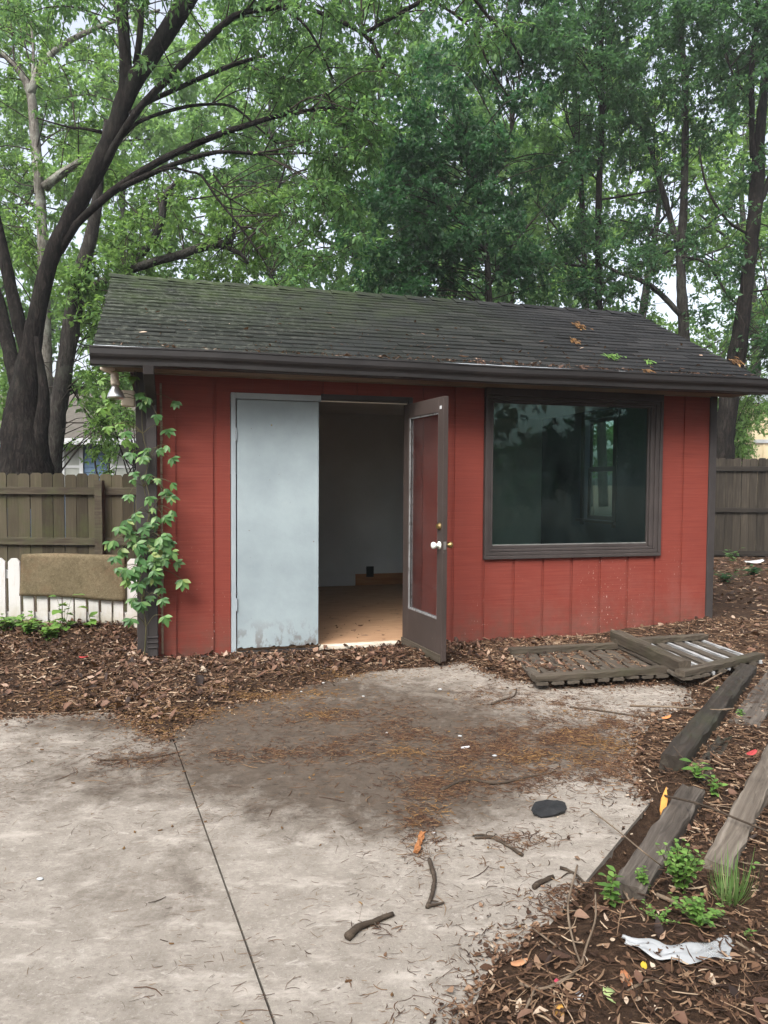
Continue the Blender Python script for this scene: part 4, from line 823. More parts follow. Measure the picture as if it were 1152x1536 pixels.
# black shingle scrap
q = [(797, 1218), (803, 1208), (820, 1202), (836, 1205), (848, 1209), (850, 1214), (847, 1222), (832, 1226), (812, 1228), (800, 1225)]
q = [(a[0] + (b[0] - a[0]) * t + (random.uniform(-.5, .5) if t else 0), a[1] + (b[1] - a[1]) * t + (random.uniform(-.35, .35) if t else 0)) for a, b in zip(q, q[1:] + q[:1]) for t in (0, .33, .66)]
pts = [on(*a, .0) for a in q]; c = sum(pts) / len(pts); mb = MB(); n = len(q)
top = [(a[0] - c[0], a[1] - c[1], .010 + .004 * math.sin(i * .75)) for i, a in enumerate(pts)]; botm = [(a[0], a[1], a[2] - .007) for a in top]
mb.add(top + botm + [(0, 0, .013)], [(i, (i + 1) % n, 2 * n) for i in range(n)] + [(i, n + i, n + (i + 1) % n, (i + 1) % n) for i in range(n)] + [tuple(range(2 * n - 1, n - 1, -1))])
o = mb.build('shingle_scrap', M['rubber']); o.location = (c[0], c[1], .003); tag(o, 'torn black shingle scrap lying flat on the concrete', 'scrap')
# orange splinter leaning on the timber
a, b = on(993, 1226, .02), on(1000, 1180, .10); L, yw, pt_ = objframe(a, b); mb = MB(); s = np.array([(0, 0, 0), (L * .2, .013, .004), (L * .55, .015, .007), (L, .001, 0), (L * .6, -.011, .004), (L * .2, -.010, 0)]); lo = s - [0, 0, .008]
mb.add(list(s) + list(lo), [(0, 5, 4, 3, 2, 1)[::-1], (6, 7, 8, 9, 10, 11)[::-1]] + [(i, 6 + i, 6 + (i + 1) % 6, (i + 1) % 6) for i in range(6)])
o = mb.build('wood_splinter', M['splinter']); o.location = a; o.rotation_euler = (.4, -pt_, yw); tag(o, 'bright orange wood splinter standing against the end of the dark timber', 'splinter')
# wood chip on the slab
a, b = on(624, 1280, .005), on(634, 1250, .012); L, yw, pt_ = objframe(a, b); o = MB().beam((0, 0, 0), (L, 0, 0), .020, .010, 8, .0025, 4).build('wood_chip', M['orange_wood']); o.location = a + [0, 0, .004]; o.rotation_euler = (.2, -pt_, yw); tag(o, 'orange brown wood chip on the concrete above the bent stick', 'wood chip')
# plastic film
n1, n2 = 34, 8; mb = MB(); vs_ = []; cl = [(935, 1416), (962, 1427), (995, 1434), (1030, 1437), (1070, 1433), (1098, 1432)]; wd = [10, 20, 24, 26, 28, 34]
for i in range(n1):
    t = i / (n1 - 1) * (len(cl) - 1); k = min(int(t), len(cl) - 2); f_ = t - k; cx = cl[k][0] * (1 - f_) + cl[k + 1][0] * f_; cy = cl[k][1] * (1 - f_) + cl[k + 1][1] * f_; w_ = wd[k] * (1 - f_) + wd[k + 1] * f_
    for j in range(n2):
        q = g(cx + random.uniform(-1, 1) + (random.uniform(-4, 4) if i in (0, n1 - 1) else 0), cy + (j / (n2 - 1) - .5) * w_ + 2.2 * math.sin(i * .55 + (2 if j > 4 else 0)), .03); z = .5 * max(.030, float(hgt(q[0], q[1])) + .016) + .024 + .003 * math.sin(i * .7 + j * .5) + .003 * math.sin(j * 1.9 + i * .25)
        vs_.append((q[0], q[1], z))
mb.add(vs_, [(i * n2 + j, i * n2 + j + 1, (i + 1) * n2 + j + 1, (i + 1) * n2 + j) for i in range(n1 - 1) for j in range(n2 - 1)])
o = mb.build('plastic_film', M['plastic'], None, True); sm = o.modifiers.new('thick', 'SOLIDIFY'); sm.thickness = .001; tag(o, 'crumpled strip of clear plastic film lying on the mulch at the front right', 'plastic film')
def scrap(name, px, py, z, L, W, col, label, cat, yaw=.5, curl=.15, mat=None):
    mt = mat or simple(name + '_colour', tuple(q * .85 for q in col), col, 20, .6, .2, .1, 50)
    mb = MB(); n = 7; vs_ = []
    for i in range(n):
        t = i / (n - 1); w_ = W * math.sin(math.pi * (.12 + .82 * t)) ** .7
        for s in (-1, 0, 1): vs_.append((L * (t - .5), s * w_ * .5, .006 + curl * L * (t - .4) ** 2 + abs(s) * W * .12))
    mb.add(vs_, [(i * 3 + j, (i + 1) * 3 + j, (i + 1) * 3 + j + 1, i * 3 + j + 1) for i in range(n - 1) for j in (0, 1)])
    o = mb.build(name, mt, None, True); sm = o.modifiers.new('thick', 'SOLIDIFY'); sm.thickness = .0012
    q = on(px, py, z); o.location = q; o.rotation_euler = (random.uniform(-.2, .2), random.uniform(-.2, .2), yaw); return tag(o, label, cat)
scrap('paper_scrap', 835, 1478, .03, .035, .018, (.62, .09, .14), 'small pink paper scrap on the mulch at the bottom right', 'scrap', 1.3)
scrap('cloth_scrap', 868, 1498, .03, .030, .028, (.72, .74, .76), 'small white scrap on the mulch beside the pink one', 'scrap', .4)
scrap('pale_leaf', 918, 1500, .03, .065, .045, (.42, .52, .22), 'pale green fallen leaf on the mulch at the bottom right', 'leaf', 1.9)
scrap('dry_leaf', 780, 1448, .01, .05, .022, (.42, .21, .11), 'orange brown dry leaf lying where the slab meets the mulch', 'leaf', .1, .4)
scrap('dry_leaf', 940, 1474, .03, .06, .03, (.36, .15, .07), 'reddish dry leaf upright beside the pale green leaf', 'leaf', 1.5, .4)
scrap('dry_leaf', 838, 1525, .03, .05, .03, (.48, .26, .06), 'yellow brown curled leaf at the bottom edge', 'leaf', 1.2, .5)
scrap('dry_leaf', 965, 1452, .03, .03, .018, (.6, .42, .05), 'tiny yellow leaf just below the plastic film', 'leaf', 1.2, .3)
scrap('dry_leaf', 1128, 1132, .10, .06, .03, (.34, .05, .05), 'dark red leaf on the bleached plank', 'leaf', .4, .4)
scrap('dry_leaf', 1000, 1078, .02, .06, .025, (.55, .22, .08), 'bright orange dry leaf left of the dark timber', 'leaf', .2, .4)
scrap('cloth_scrap', 1132, 845, .07, .35, .16, (.55, .56, .56), 'crumpled pale rag on the ground by the right fence', 'scrap', .2, .3)
scrap('paper_scrap', 125, 988, .10, .06, .05, (.50, .06, .06), 'red scrap among the leaves left of the downspout', 'scrap', .2, .4)
scrap('paper_scrap', 698, 1123, .0, .045, .02, (.62, .62, .64), 'small whitish scrap on the middle of the concrete', 'scrap', .1, .2)
rgp = random.Random(9)
for (px, py) in [(150, 1066), (485, 1025), (545, 1045), (660, 1035), (452, 1038), (690, 1105), (742, 1135), (580, 1100), (520, 1020), (60, 1320), (650, 1250)]:
    q = on(px, py, .0); mb = MB(); r_ = rgp.uniform(.007, .012); mb.lathe((0, 0, 0), (0, 0, 1), [(0, r_ * .6), (r_ * .3, r_), (r_ * .7, r_ * .8), (r_, r_ * .3)], 7)
    o = mb.build('pebble', M['house_white'], None, True); o.location = q + [0, 0, .001]; o.scale = (1.3, .8, .8); tag(o, 'small white pebble lying on the concrete', 'pebble', 'white pebbles on the concrete')

# ------------------------------------------------------------------ fences
def board_fence(name, x0, x1, Yf, ztop, zbot, label, mb_, mr_, posts, rails, pitch=.14, seed=0, missing=()):
    root = empty(name, ((x0 + x1) / 2, Yf, zbot), 0, label, 'fence', None); cx = (x0 + x1) / 2; rr = random.Random(seed); mb = MB(); x = x0
    while x < x1:
        w_ = pitch * rr.uniform(.94, .985); zt = ztop - zbot + rr.uniform(-.012, .012); e = .025; y = rr.uniform(0, .006); a = x - cx; th_ = .018; ln = rr.uniform(-.006, .006)
        pr = [(a, 0), (a + w_, 0), (a + w_ + ln, zt - e), (a + w_ - e + ln, zt), (a + e + ln, zt), (a + ln, zt - e)]; n = len(pr)
        mb.add([(p, y, q) for p, q in pr] + [(p, y + th_, q) for p, q in pr], [tuple(range(n)), tuple(range(2 * n - 1, n - 1, -1))] + [(i, n + i, n + (i + 1) % n, (i + 1) % n) for i in range(n)])
        x += pitch * (1.01 if rr.random() < .1 else 1.0)
    mb.build('board_panel', mb_, root)
    for i, z in enumerate(rails): MB().beam((x0 - cx, -.022, z - zbot), (x1 - cx, -.022, z - zbot), .038, .085, int((x1 - x0) / .15), .0015, i).build('rail', mr_, root)
    for i, px in enumerate(posts): MB().beam((px - cx, -.09, -.1), (px - cx, -.09, ztop - zbot - .08), .09, .09, 14, .002, i, (0, 1, 0)).build('post', mr_, root)
    return root
board_fence('board_fence', -7.5, -1.6, 8.7, 1.49, -.35, 'weathered wooden privacy fence with green stains behind the white picket fence', M['fence_l'], M['fence_rail'], [P(150, 760, 8.62)[0], -5.9], [P(60, 736, 8.65)[2], P(60, 812, 8.65)[2], -.15], .14, 1)
board_fence('board_fence', 4.6, 11.5, 13.5, 1.90, .02, 'dark weathered privacy fence at the back right of the shed', M['fence_r'], M['fence_r_rail'], [8.2], [P(1110, 703, 13.45)[2], P(1110, 765, 13.45)[2], P(1110, 830, 13.45)[2]], .15, 3)
# white picket fence
PY = 6.12; pf = empty('picket_fence', (-2.7, PY, .1), 0, 'low white picket fence with peeling paint left of the shed', 'fence')
edges = [(-14, 8), (13.5, 31), (35.5, 51), (55.5, 71.5), (75, 92), (94, 110), (112.5, 129), (133, 148), (151.5, 167), (170.5, 185), (190, 206), (209, 225)] + [(-34 - 19.6 * i, -17.5 - 19.6 * i) for i in range(20)]
for i, (a, b) in enumerate(edges):
    xa, xb = P(a, 900, PY)[0] + 2.7, P(b, 900, PY)[0] + 2.7; w_ = xb - xa; zt = P(a, 838 + random.uniform(-1.5, 2.5), PY)[2] - .1; mb = MB(); e = .03; ln = random.uniform(-.008, .008)
    pr = [(xa, -.1), (xb, -.1), (xb + ln, zt - e), (xb - w_ * .28 + ln, zt), (xa + w_ * .28 + ln, zt), (xa + ln, zt - e)]; n = len(pr)
    mb.add([(p, 0, q) for p, q in pr] + [(p, .018, q) for p, q in pr], [tuple(range(n)), tuple(range(2 * n - 1, n - 1, -1))] + [(j, n + j, n + (j + 1) % n, (j + 1) % n) for j in range(n)]); mb.build('picket', M['picket'], pf, bevel=.002)
for z in (P(60, 862, PY)[2] - .1, P(60, 925, PY)[2] - .1): MB().beam((P(-425, 900, PY)[0] + 2.7, .04, z), (.75, .04, z), .035, .07, 40, .0015, 3).build('rail', M['picket'], pf)
# carpet remnant over the pickets
mb = MB(); n1, n2 = 30, 22; vs_ = []
xl, xr = P(38, 860, PY)[0], P(187, 860, PY)[0]; zt = P(100, 834, PY)[2] + .004
for i in range(n1):
    s = i / (n1 - 1)
    for j in range(n2):
        t = j / (n2 - 1) * 1.0; front = .37 + .035 * s
        L1 = (zt - P(38, 893, PY)[2]) * (1 + .11 * s); arc = .05; tot = L1 + arc + .18; q = t * tot
        if q < L1: y, z = -.022, zt - L1 + q
        elif q < L1 + arc: a = (q - L1) / arc * math.pi; y, z = -.022 * math.cos(a) + .012 * (1 - math.cos(a)) , zt + .014 * math.sin(a)
        else: y, z = .040, zt - (q - L1 - arc)
        vs_.append((xl + (xr - xl) * s + .012 * (1 - t) * (-1 if i < 2 else 1 if i > n1 - 3 else 0) + (-.03 + .03 * t) * (1 - s), PY + y - .006 * math.sin(s * 9 + t * 3) - .004, z + .006 * math.sin(s * 5.1)))
mb.add(vs_, [(i * n2 + j, (i + 1) * n2 + j, (i + 1) * n2 + j + 1, i * n2 + j + 1) for i in range(n1 - 1) for j in range(n2 - 1)])
o = mb.build('carpet_remnant', M['carpet'], None, True); sm = o.modifiers.new('thick', 'SOLIDIFY'); sm.thickness = .008; tag(o, 'tan carpet remnant draped over the white picket fence', 'carpet')

# ------------------------------------------------------------------ neighbouring buildings
hb = empty('neighbour_house', (-7.5, 19.0, 0), 0, 'blue neighbouring house with white trimmed windows behind the left fence', 'house'); Yh = 18.0
def HX(px, py=690, Yq=Yh): return P(px, py, Yq)[0] + 7.5
def HZ(py, px=120, Yq=Yh): return P(px, py, Yq)[2]
sd = MB(); zt = HZ(660); z = -.2
while z < zt - .01:
    z1_ = min(z + .13, zt); sd.hexa([(-6, -1.0 - .022, z), (6, -1.0 - .022, z), (6, 4, z), (-6, 4, z), (-6, -1.0 - .004, z1_ - .001), (6, -1.0 - .004, z1_ - .001), (6, 4, z1_ - .001), (-6, 4, z1_ - .001)]); z = z1_
sd.build('wall', M['house_blue'], hb)
rf = MB(); ez, e2 = HZ(661), HZ(661) + 1.5
rf.hexa([(-6.4, -1.5, ez - .03), (6.4, -1.5, ez - .03), (6.4, 1.8, e2 - .06), (-6.4, 1.8, e2 - .06), (-6.4, -1.5, ez + .05), (6.4, -1.5, ez + .05), (6.4, 1.8, e2), (-6.4, 1.8, e2)]); rf.build('roof', M['house_roof'], hb)
MB().box((-6.4, -1.58, ez - .12), (6.4, -1.505, ez + .03)).build('gutter', M['house_white'], hb)
for a, b in ((93, 126), (166, 212), (20, 60)):
    xa, xb = HX(a), HX(b); za, zb_ = HZ(735), HZ(668); t = .09
    fr = MB().box((xa, -1.07, za), (xa + t, -1.03, zb_)).box((xb - t, -1.07, za), (xb, -1.03, zb_)).box((xa + t, -1.07, zb_ - t), (xb - t, -1.03, zb_)).box((xa + t, -1.065, HZ(700) - .03), (xb - t, -1.03, HZ(700) + .03)).box((xa - .05, -1.10, za - t), (xb + .05, -1.03, za)).build('window', M['house_white'], hb)
    MB().box((xa + t, -1.045, za), (xb - t, -1.035, zb_ - t)).build('pane', M['curtain'], fr)
cb = empty('neighbour_building', (14.0, 25.0, 0), 0, 'cream walled building with a grey metal roof behind the right fence', 'building'); Yc = 24.0
x0_ = P(1128, 640, Yc)[0] - 14; zt = P(1140, 606, Yc)[2]
wb = MB(); xx = x0_
while xx < 5: wb.box((xx, -1, -.1), (xx + .38, 3, zt)).box((xx + .381, -1.03, -.1), (xx + .42, 3, zt - .002)); xx += .421
wb.build('wall', M['house_cream'], cb)
MB().hexa([(x0_ - .3, -1.35, zt), (5, -1.35, zt), (5, 1.6, zt + .75), (x0_ - .3, 1.6, zt + .75), (x0_ - .3, -1.35, zt + .14), (5, -1.35, zt + .14), (5, 1.6, zt + .9), (x0_ - .3, 1.6, zt + .9)]).build('roof', M['metal_roof'], cb)
MB().box((x0_ + .05, -1.06, P(1140, 662, Yc)[2] - .06), (5, -1.031, P(1140, 662, Yc)[2] + .06)).build('trim_band', M['house_white'], cb)

# ------------------------------------------------------------------ trees
def leaf_arrays(p, d, nrm, L, W):
    s = np.cross(d, nrm); s /= np.linalg.norm(s, axis=1, keepdims=True) + 1e-9; n2 = np.cross(s, d); L = L[:, None]; W = W[:, None]
    v0 = p; v1 = p + d * L * .42 + s * W * .5 + n2 * L * .07; v2 = p + d * L - n2 * L * .10; v3 = p + d * L * .42 - s * W * .5 + n2 * L * .07
    vs_ = np.stack([v0, v1, v2, v3], 1).reshape(-1, 3); i = np.arange(len(p))[:, None] * 4
    return vs_, np.concatenate([i + np.array([[0, 1, 2]]), i + np.array([[0, 2, 3]])], 0)
KD = 1.6
def crown(clumps, leaf, dens, seed, droop=.5, flat=.7, wr=.45, twr=.0035):
    """clumps: (centre, radius). Each is a spray of twigs that carry the leaves. Returns leaf mesh arrays and twig polylines"""
    rg = np.random.default_rng(seed); P_, D_, N_, tw = [], [], [], []; dens = dens * KD; leaf = leaf * 1.08
    for c, r in clumps:
        nt_ = max(4, int(7 + 12 * r)); per = max(3, int(dens * r * r / nt_ * 2.2)) if r < .8 else max(3, int(dens * r / nt_ * 1.9))
        for k in range(nt_):
            d = rg.normal(0, 1, 3); d[2] *= flat; d /= np.linalg.norm(d); L = r * rg.uniform(.55, 1.15); s0 = np.array(c) + rg.normal(0, .16 * r, 3)
            t = np.sort(rg.uniform(.18, 1.0, per)); pp = s0 + d * (t * L)[:, None]; pp[:, 2] -= droop * L * t * t * .6
            ld = d * .5 + rg.normal(0, .65, (per, 3)); ld[:, 2] -= droop * .8; ld /= np.linalg.norm(ld, axis=1, keepdims=True)
            nn = rg.normal(0, .55, (per, 3)); nn[:, 2] += 1.0
            P_.append(pp + rg.normal(0, .02, (per, 3))); D_.append(ld); N_.append(nn)
            if twr: tw.append([s0, s0 + d * L * .5 - [0, 0, droop * L * .15], s0 + d * L - [0, 0, droop * L * .6]])
    P_ = np.concatenate(P_); D_ = np.concatenate(D_); N_ = np.concatenate(N_); n = len(P_); L = leaf * rg.uniform(.6, 1.25, n)
    return leaf_arrays(P_, D_, N_, L, L * wr * rg.uniform(.8, 1.2, n)), tw
NL = [0]
def tree(name, label, loc, limbs, clumps, leaf, dens, bark, lmat, seed, droop=.5, flat=.7, wr=.45, group=None, nseg=12, linkr=.007, cat='tree', jit=.05):
    root = empty(name, loc, 0, label, cat, group); L0 = np.array(loc, float)
    mb = MB(); samples = []
    for i, l in enumerate(limbs):
        s = spline(l, .14); s = s.copy(); rr = np.random.default_rng(seed + i)
        mb.tube(s[:, :3] - L0, list(np.maximum(s[:, 3], .004)), nseg if s[0, 3] > .05 else 7, True, jit, seed + i); samples.append(s)
    (v, f), tw = crown(clumps, leaf, dens, seed, droop, flat, wr); NL[0] += len(f) // 2
    # branchlets from the nearest limb to each clump
    SA = np.concatenate(samples); bm_ = MB(); rr = np.random.default_rng(seed + 99)
    for c, r in clumps:
        c = np.array(c); dd = np.linalg.norm(SA[:, :3] - c, axis=1) + .8 * np.maximum(0, SA[:, 2] - c[2]); k = rr.choice(np.argsort(dd)[:14]); a = SA[k, :3]
        if np.linalg.norm(c - a) > 2.6: continue
        r0 = min(linkr * (1 + .5 * dd[k]), SA[k, 3] * .7); m_ = (a + c) / 2 + rr.normal(0, .09 * dd[k], 3) + [0, 0, .10 * dd[k]]
        s = spline([(*a, r0), (*m_, r0 * .65), (*c, r0 * .3)], .2); bm_.tube(s[:, :3] - L0, list(s[:, 3]), 5, False)
    for q in tw[::2]: bm_.tube(np.array(q) - L0, [.006, .004, .002], 3, False)
    if mb.v: mb.build('trunk', bark, root, True)
    if bm_.v: bm_.build('branches', M['twig'], root, True)
    link('crown', npmesh('crown', v - L0, f, 3), lmat, root)
    return root
def lp(pts, Yd):
    """limb from pixels: (px, py, half-width px[, depth offset])"""
    out = []
    for q in pts:
        y = Yd + (q[3] if len(q) > 3 else 0); out.append((*P(q[0], q[1], y), q[2] * y / F))
    return out
def region(rects, seed):
    """clumps scattered over stretches of the place: (x0,y0,x1,y1 as seen, Y0, Y1, count, r0, r1)"""
    rg = random.Random(seed); out = []
    for x0, y0, x1, y1, Y0, Y1, n, r0, r1 in rects:
        for i in range(n):
            out.append((P(rg.uniform(x0, x1), rg.uniform(y0, y1), rg.uniform(Y0, Y1)), rg.uniform(r0, r1)))
    return out
# 1. the big leaning tree at the left
limbs = [lp([(36, 760, 50), (38, 700, 38), (36, 620, 28), (44, 540, 19), (56, 470, 16), (74, 395, 15), (98, 340, 15), (120, 300, 15.5), (147, 250, 16.5), (170, 200, 16.5), (183, 158, 15), (190, 125, 12), (196, 100, 6)], 9.6),
         lp([(176, 185, 12), (188, 135, 13), (188, 90, 11), (186, 50, 11), (180, 0, 12), (172, -60, 11), (165, -140, 9)], 9.6),
         lp([(178, 180, 12), (198, 128, 16), (222, 92, 15.5), (246, 55, 16), (280, 0, 17), (310, -60, 15), (340, -150, 11)], 9.6),
         lp([(204, 96, 7), (210, 50, 6), (211, 0, 6), (214, -60, 5)], 9.7),
         lp([(42, 556, 10), (40, 528, 12), (30, 490, 13), (20, 450, 12), (8, 395, 11), (-6, 330, 10), (-30, 240, 9)], 9.58),
         lp([(38, 640, 12), (24, 570, 14, .15), (8, 500, 13, .4), (-8, 440, 13, .6), (-40, 380, 12, .7), (-70, 300, 9, .8), (-90, 200, 6, .9)], 9.6),
         lp([(52, 730, 18), (62, 640, 14), (66, 590, 10), (58, 530, 6), (54, 505, 4)], 9.52),
         lp([(90, 378, 7, .2), (114, 338, 7.5, .15), (140, 312, 7.5), (165, 290, 7.5), (205, 262, 7), (250, 236, 6.5), (320, 205, 6), (380, 185, 5), (425, 172, 4.5), (500, 162, 3.5), (545, 163, 2.5)], 9.4),
         lp([(180, 283, 6, .1), (205, 270, 5.5), (235, 257, 5), (262, 246, 4.5), (325, 228, 4), (395, 232, 2.5)], 9.3),
         lp([(135, 285, 6, .3), (160, 240, 7, .25), (183, 200, 7, .1), (215, 155, 7), (250, 120, 7), (300, 70, 6.5), (350, 25, 6), (390, 15, 4.5), (450, 10, 4), (520, 37, 3.5), (560, 65, 3), (578, 112, 2)], 9.3),
         lp([(195, 172, 5, -.4), (218, 155, 5, -.3), (250, 140, 4.5), (300, 117, 4.5), (350, 97, 4), (400, 82, 3)], 9.9),
         lp([(165, 220, 5), (190, 198, 4), (208, 183, 3.5), (250, 167, 3.5), (300, 157, 3), (350, 160, 2.5), (385, 190, 2), (415, 215, 1.5)], 9.6),
         lp([(240, 256, 2.6), (262, 252, 2.6), (285, 258, 2.4), (302, 263, 2.6), (325, 297, 2.3), (360, 340, 2.0), (395, 390, 1.6), (415, 428, 1.0)], 9.2),
         lp([(152, 198, 4), (125, 193, 2.5), (100, 190, 2), (55, 177, 1.3)], 9.7),
         lp([(425, 13, 3), (450, 30, 2.5), (470, 55, 2.2), (485, 85, 2), (500, 118, 1.4)], 9.1),
         lp([(545, 50, 3), (600, 20, 4), (650, -10, 4), (720, -60, 4)], 9.0),
         lp([(640, -5, 3), (680, 20, 2.6), (712, 50, 2.4), (735, 100, 2), (762, 145, 1.4)], 9.0),
         lp([(690, -30, 3), (735, 28, 3), (765, 58, 2.6), (785, 95, 2)], 9.0), lp([(350, 350, 1.2), (345, 300, 1.5), (320, 262, 2)], 9.3)]
cl = region([(-160, 150, -40, 330, 9.6, 11, 12, .3, .5), (150, -120, 600, -10, 8.5, 10.5, 34, .30, .6), (400, 20, 610, 230, 8.6, 10.2, 34, .25, .45), (330, -10, 470, 130, 8.8, 10.4, 14, .25, .42), (210, 40, 320, 160, 9, 10.5, 5, .2, .35), (410, 160, 570, 330, 8.8, 10.0, 26, .25, .42), (400, 300, 480, 440, 8.9, 9.8, 10, .22, .36), (0, -60, 180, 40, 9, 10.5, 12, .25, .45), (300, 180, 420, 260, 9.0, 9.8, 7, .2, .3), (590, -90, 760, 60, 8.4, 9.8, 18, .25, .5), (60, 110, 150, 180, 9.5, 10, 2, .2, .3), (480, 330, 560, 420, 9, 10, 4, .2, .3)], 11)
limbs = [[(a[0], a[1], a[2], a[3] * (.76 if k_ or j_ > 3 else (1, 1, .95, .88)[j_])) for j_, a in enumerate(l)] for k_, l in enumerate(limbs)]
tree('leaning_tree', 'big dark barked tree leaning right behind the left fence, forking high above the shed', tuple(P(36, 760, 9.6)), limbs, cl, .085, 300, M['bark_dark'], M['leaf_mid'], 21, .7, .6, .40, None, 16)
# 2. lichen covered tree behind it
limbs = [lp([(70, 720, 12), (68, 520, 9), (64, 360, 7.5), (58, 270, 7), (52, 200, 7), (46, 140, 6), (30, 108, 5), (12, 88, 4), (-20, 60, 3)], 13), lp([(46, 142, 6), (58, 105, 5), (78, 80, 4.5), (100, 64, 4), (135, 46, 3.5), (170, 32, 2.5), (240, 15, 1.5)], 13), lp([(66, 282, 7), (90, 262, 6), (118, 243, 4), (140, 230, 2.6), (165, 222, 1.6), (192, 205, .8)], 13), lp([(48, 140, 3), (50, 80, 2), (46, 30, 1.5)], 13)]
cl = region([(-80, -40, 130, 130, 12, 14.5, 26, .35, .6), (60, 160, 190, 300, 12.5, 15, 16, .35, .55), (-60, 200, 60, 330, 12.5, 15, 12, .35, .55), (130, 0, 330, 120, 12.5, 15, 12, .3, .5), (-60, 300, 60, 420, 12, 14, 14, .4, .6)], 12)
tree('lichen_tree', 'slim tree with pale lichen covered bark standing left of the leaning trunk', tuple(P(70, 720, 13)), limbs, cl, .095, 260, M['bark_lichen'], M['leaf_bright'], 31, .5, .6, .42)
# 3. vine covered tree between trunk and shed
limbs = [lp([(74, 730, 15), (86, 620, 13), (98, 550, 12), (110, 470, 12), (122, 410, 11), (140, 340, 9), (150, 260, 6), (160, 180, 4)], 11.2), lp([(112, 460, 9), (150, 425, 7), (215, 398, 6), (262, 385, 6), (302, 371, 6), (335, 366, 5), (352, 352, 4)], 12.0), lp([(330, 368, 4), (360, 380, 3), (372, 396, 2)], 12.0), lp([(200, 398, 5), (235, 350, 5), (244, 320, 5), (248, 292, 4), (262, 275, 2.5)], 12.3)]
cl = region([(95, 380, 215, 520, 11, 12.5, 34, .25, .45), (130, 470, 215, 650, 10.8, 12.5, 26, .22, .40), (170, 290, 430, 430, 11.8, 14, 44, .3, .5), (120, 250, 300, 340, 12, 14.5, 16, .3, .5), (-10, 520, 30, 640, 11.5, 12.5, 8, .25, .4), (100, 610, 200, 690, 11, 12.5, 7, .18, .3)], 13)
tree('vine_covered_tree', 'tree overgrown with leafy vines between the leaning trunk and the shed roof', tuple(P(74, 730, 11.2)), limbs, cl, .085, 330, M['bark_grey'], M['leaf_bright'], 41, .5, .8, .5)
# 4. dense dark maple behind the middle of the roof
limbs = [lp([(735, 760, 10), (734, 560, 8), (733, 440, 5), (728, 360, 4), (718, 300, 3), (705, 220, 2)], 14), lp([(733, 430, 3), (760, 380, 2), (800, 330, 1.5)], 14), lp([(731, 380, 3), (690, 330, 2.5), (640, 280, 2)], 14), lp([(722, 310, 3), (760, 220, 2), (780, 120, 1.5)], 14)]
cl = region([(555, 220, 780, 440, 12.5, 15, 62, .35, .62), (580, 60, 800, 240, 12.5, 15.5, 36, .35, .6), (640, -60, 830, 80, 13, 15.5, 16, .35, .6), (560, 390, 700, 450, 12.5, 14.5, 12, .3, .5), (760, 230, 880, 430, 13, 16, 16, .3, .5), (500, 260, 570, 420, 13, 15, 7, .3, .45)], 14)
tree('dense_maple', 'dense dark green tree filling the sky behind the middle of the shed roof', tuple(P(735, 760, 14)), limbs, cl, .088, 330, M['bark_grey'], M['leaf_dark'], 51, .45, .7, .6)
# 5. slim trees at the right
limbs = [lp([(905, 760, 7), (900, 560, 6.2), (898, 450, 5), (898, 300, 4.6), (903, 175, 4), (901, 25, 3.5), (900, -100, 2.5)], 15), lp([(897, 400, 2.2), (860, 398, 2), (820, 388, 1.6), (786, 375, 1)], 15), lp([(899, 300, 1.6), (930, 295, 1.6), (985, 285, 1.2)], 15), lp([(898, 272, 1.6), (880, 250, 1.4), (850, 180, 1)], 15)]
cl = region([(800, -60, 960, 140, 13.5, 16, 46, .35, .65), (820, 120, 960, 260, 14, 16.5, 22, .3, .5), (800, 330, 930, 450, 14, 16.5, 20, .3, .5), (740, -80, 860, 80, 12, 15, 22, .35, .6)], 15)
tree('slim_dark_tree', 'slim straight dark trunk rising behind the middle right of the roof', tuple(P(905, 760, 15)), limbs, cl, .09, 320, M['bark_dark'], M['leaf_teal'], 61, .4, .6, .5)
limbs = [lp([(884, 760, 5.5), (878, 450, 4.5), (873, 300, 4), (864, 185, 3.5), (860, 60, 3), (858, -60, 2)], 17), lp([(876, 400, 1.5), (840, 350, 1.3), (800, 300, 1)], 17)]
cl = region([(780, 130, 900, 330, 16, 18.5, 20, .35, .6), (800, -60, 900, 80, 16, 18, 10, .4, .6)], 16)
tree('thin_grey_tree', 'thin greyish trunk just left of the slim straight one behind the roof', tuple(P(884, 760, 17)), limbs, cl, .10, 220, M['bark_grey'], M['leaf_mid'], 71, .4, .6, .5)
limbs = [lp([(1030, 760, 11), (1026, 510, 8.5), (1022, 430, 7), (1021, 375, 6.5), (1026, 300, 5.6), (1028, 150, 4.5), (1022, 50, 4), (1018, -80, 3)], 16), lp([(1019, 372, 5), (1010, 345, 4.4), (998, 300, 4), (985, 255, 3.5), (976, 225, 3), (960, 190, 2), (935, 140, 1.3)], 16), lp([(1020, 472, 4), (990, 440, 4), (960, 420, 3.5), (920, 405, 2.5), (890, 380, 1.5)], 15.5), lp([(1023, 385, 2), (1060, 395, 2), (1090, 440, 1.8), (1110, 462, 1.4)], 15.8), lp([(1020, 360, 1.6), (985, 345, 1.4), (930, 330, 1)], 16), lp([(1030, 120, 2), (1045, 80, 1.6), (1060, 30, 1)], 16)]
cl = region([(940, -40, 1090, 130, 14.5, 17, 40, .35, .65), (940, 130, 1080, 330, 15, 17.5, 24, .28, .5), (930, 330, 1080, 480, 14.5, 17, 22, .28, .5)], 17)
tree('forked_tree', 'grey trunk with a low left fork behind the right end of the roof', tuple(P(1030, 760, 16)), limbs, cl, .09, 290, M['bark_grey'], M['leaf_teal'], 81, .4, .6, .5)
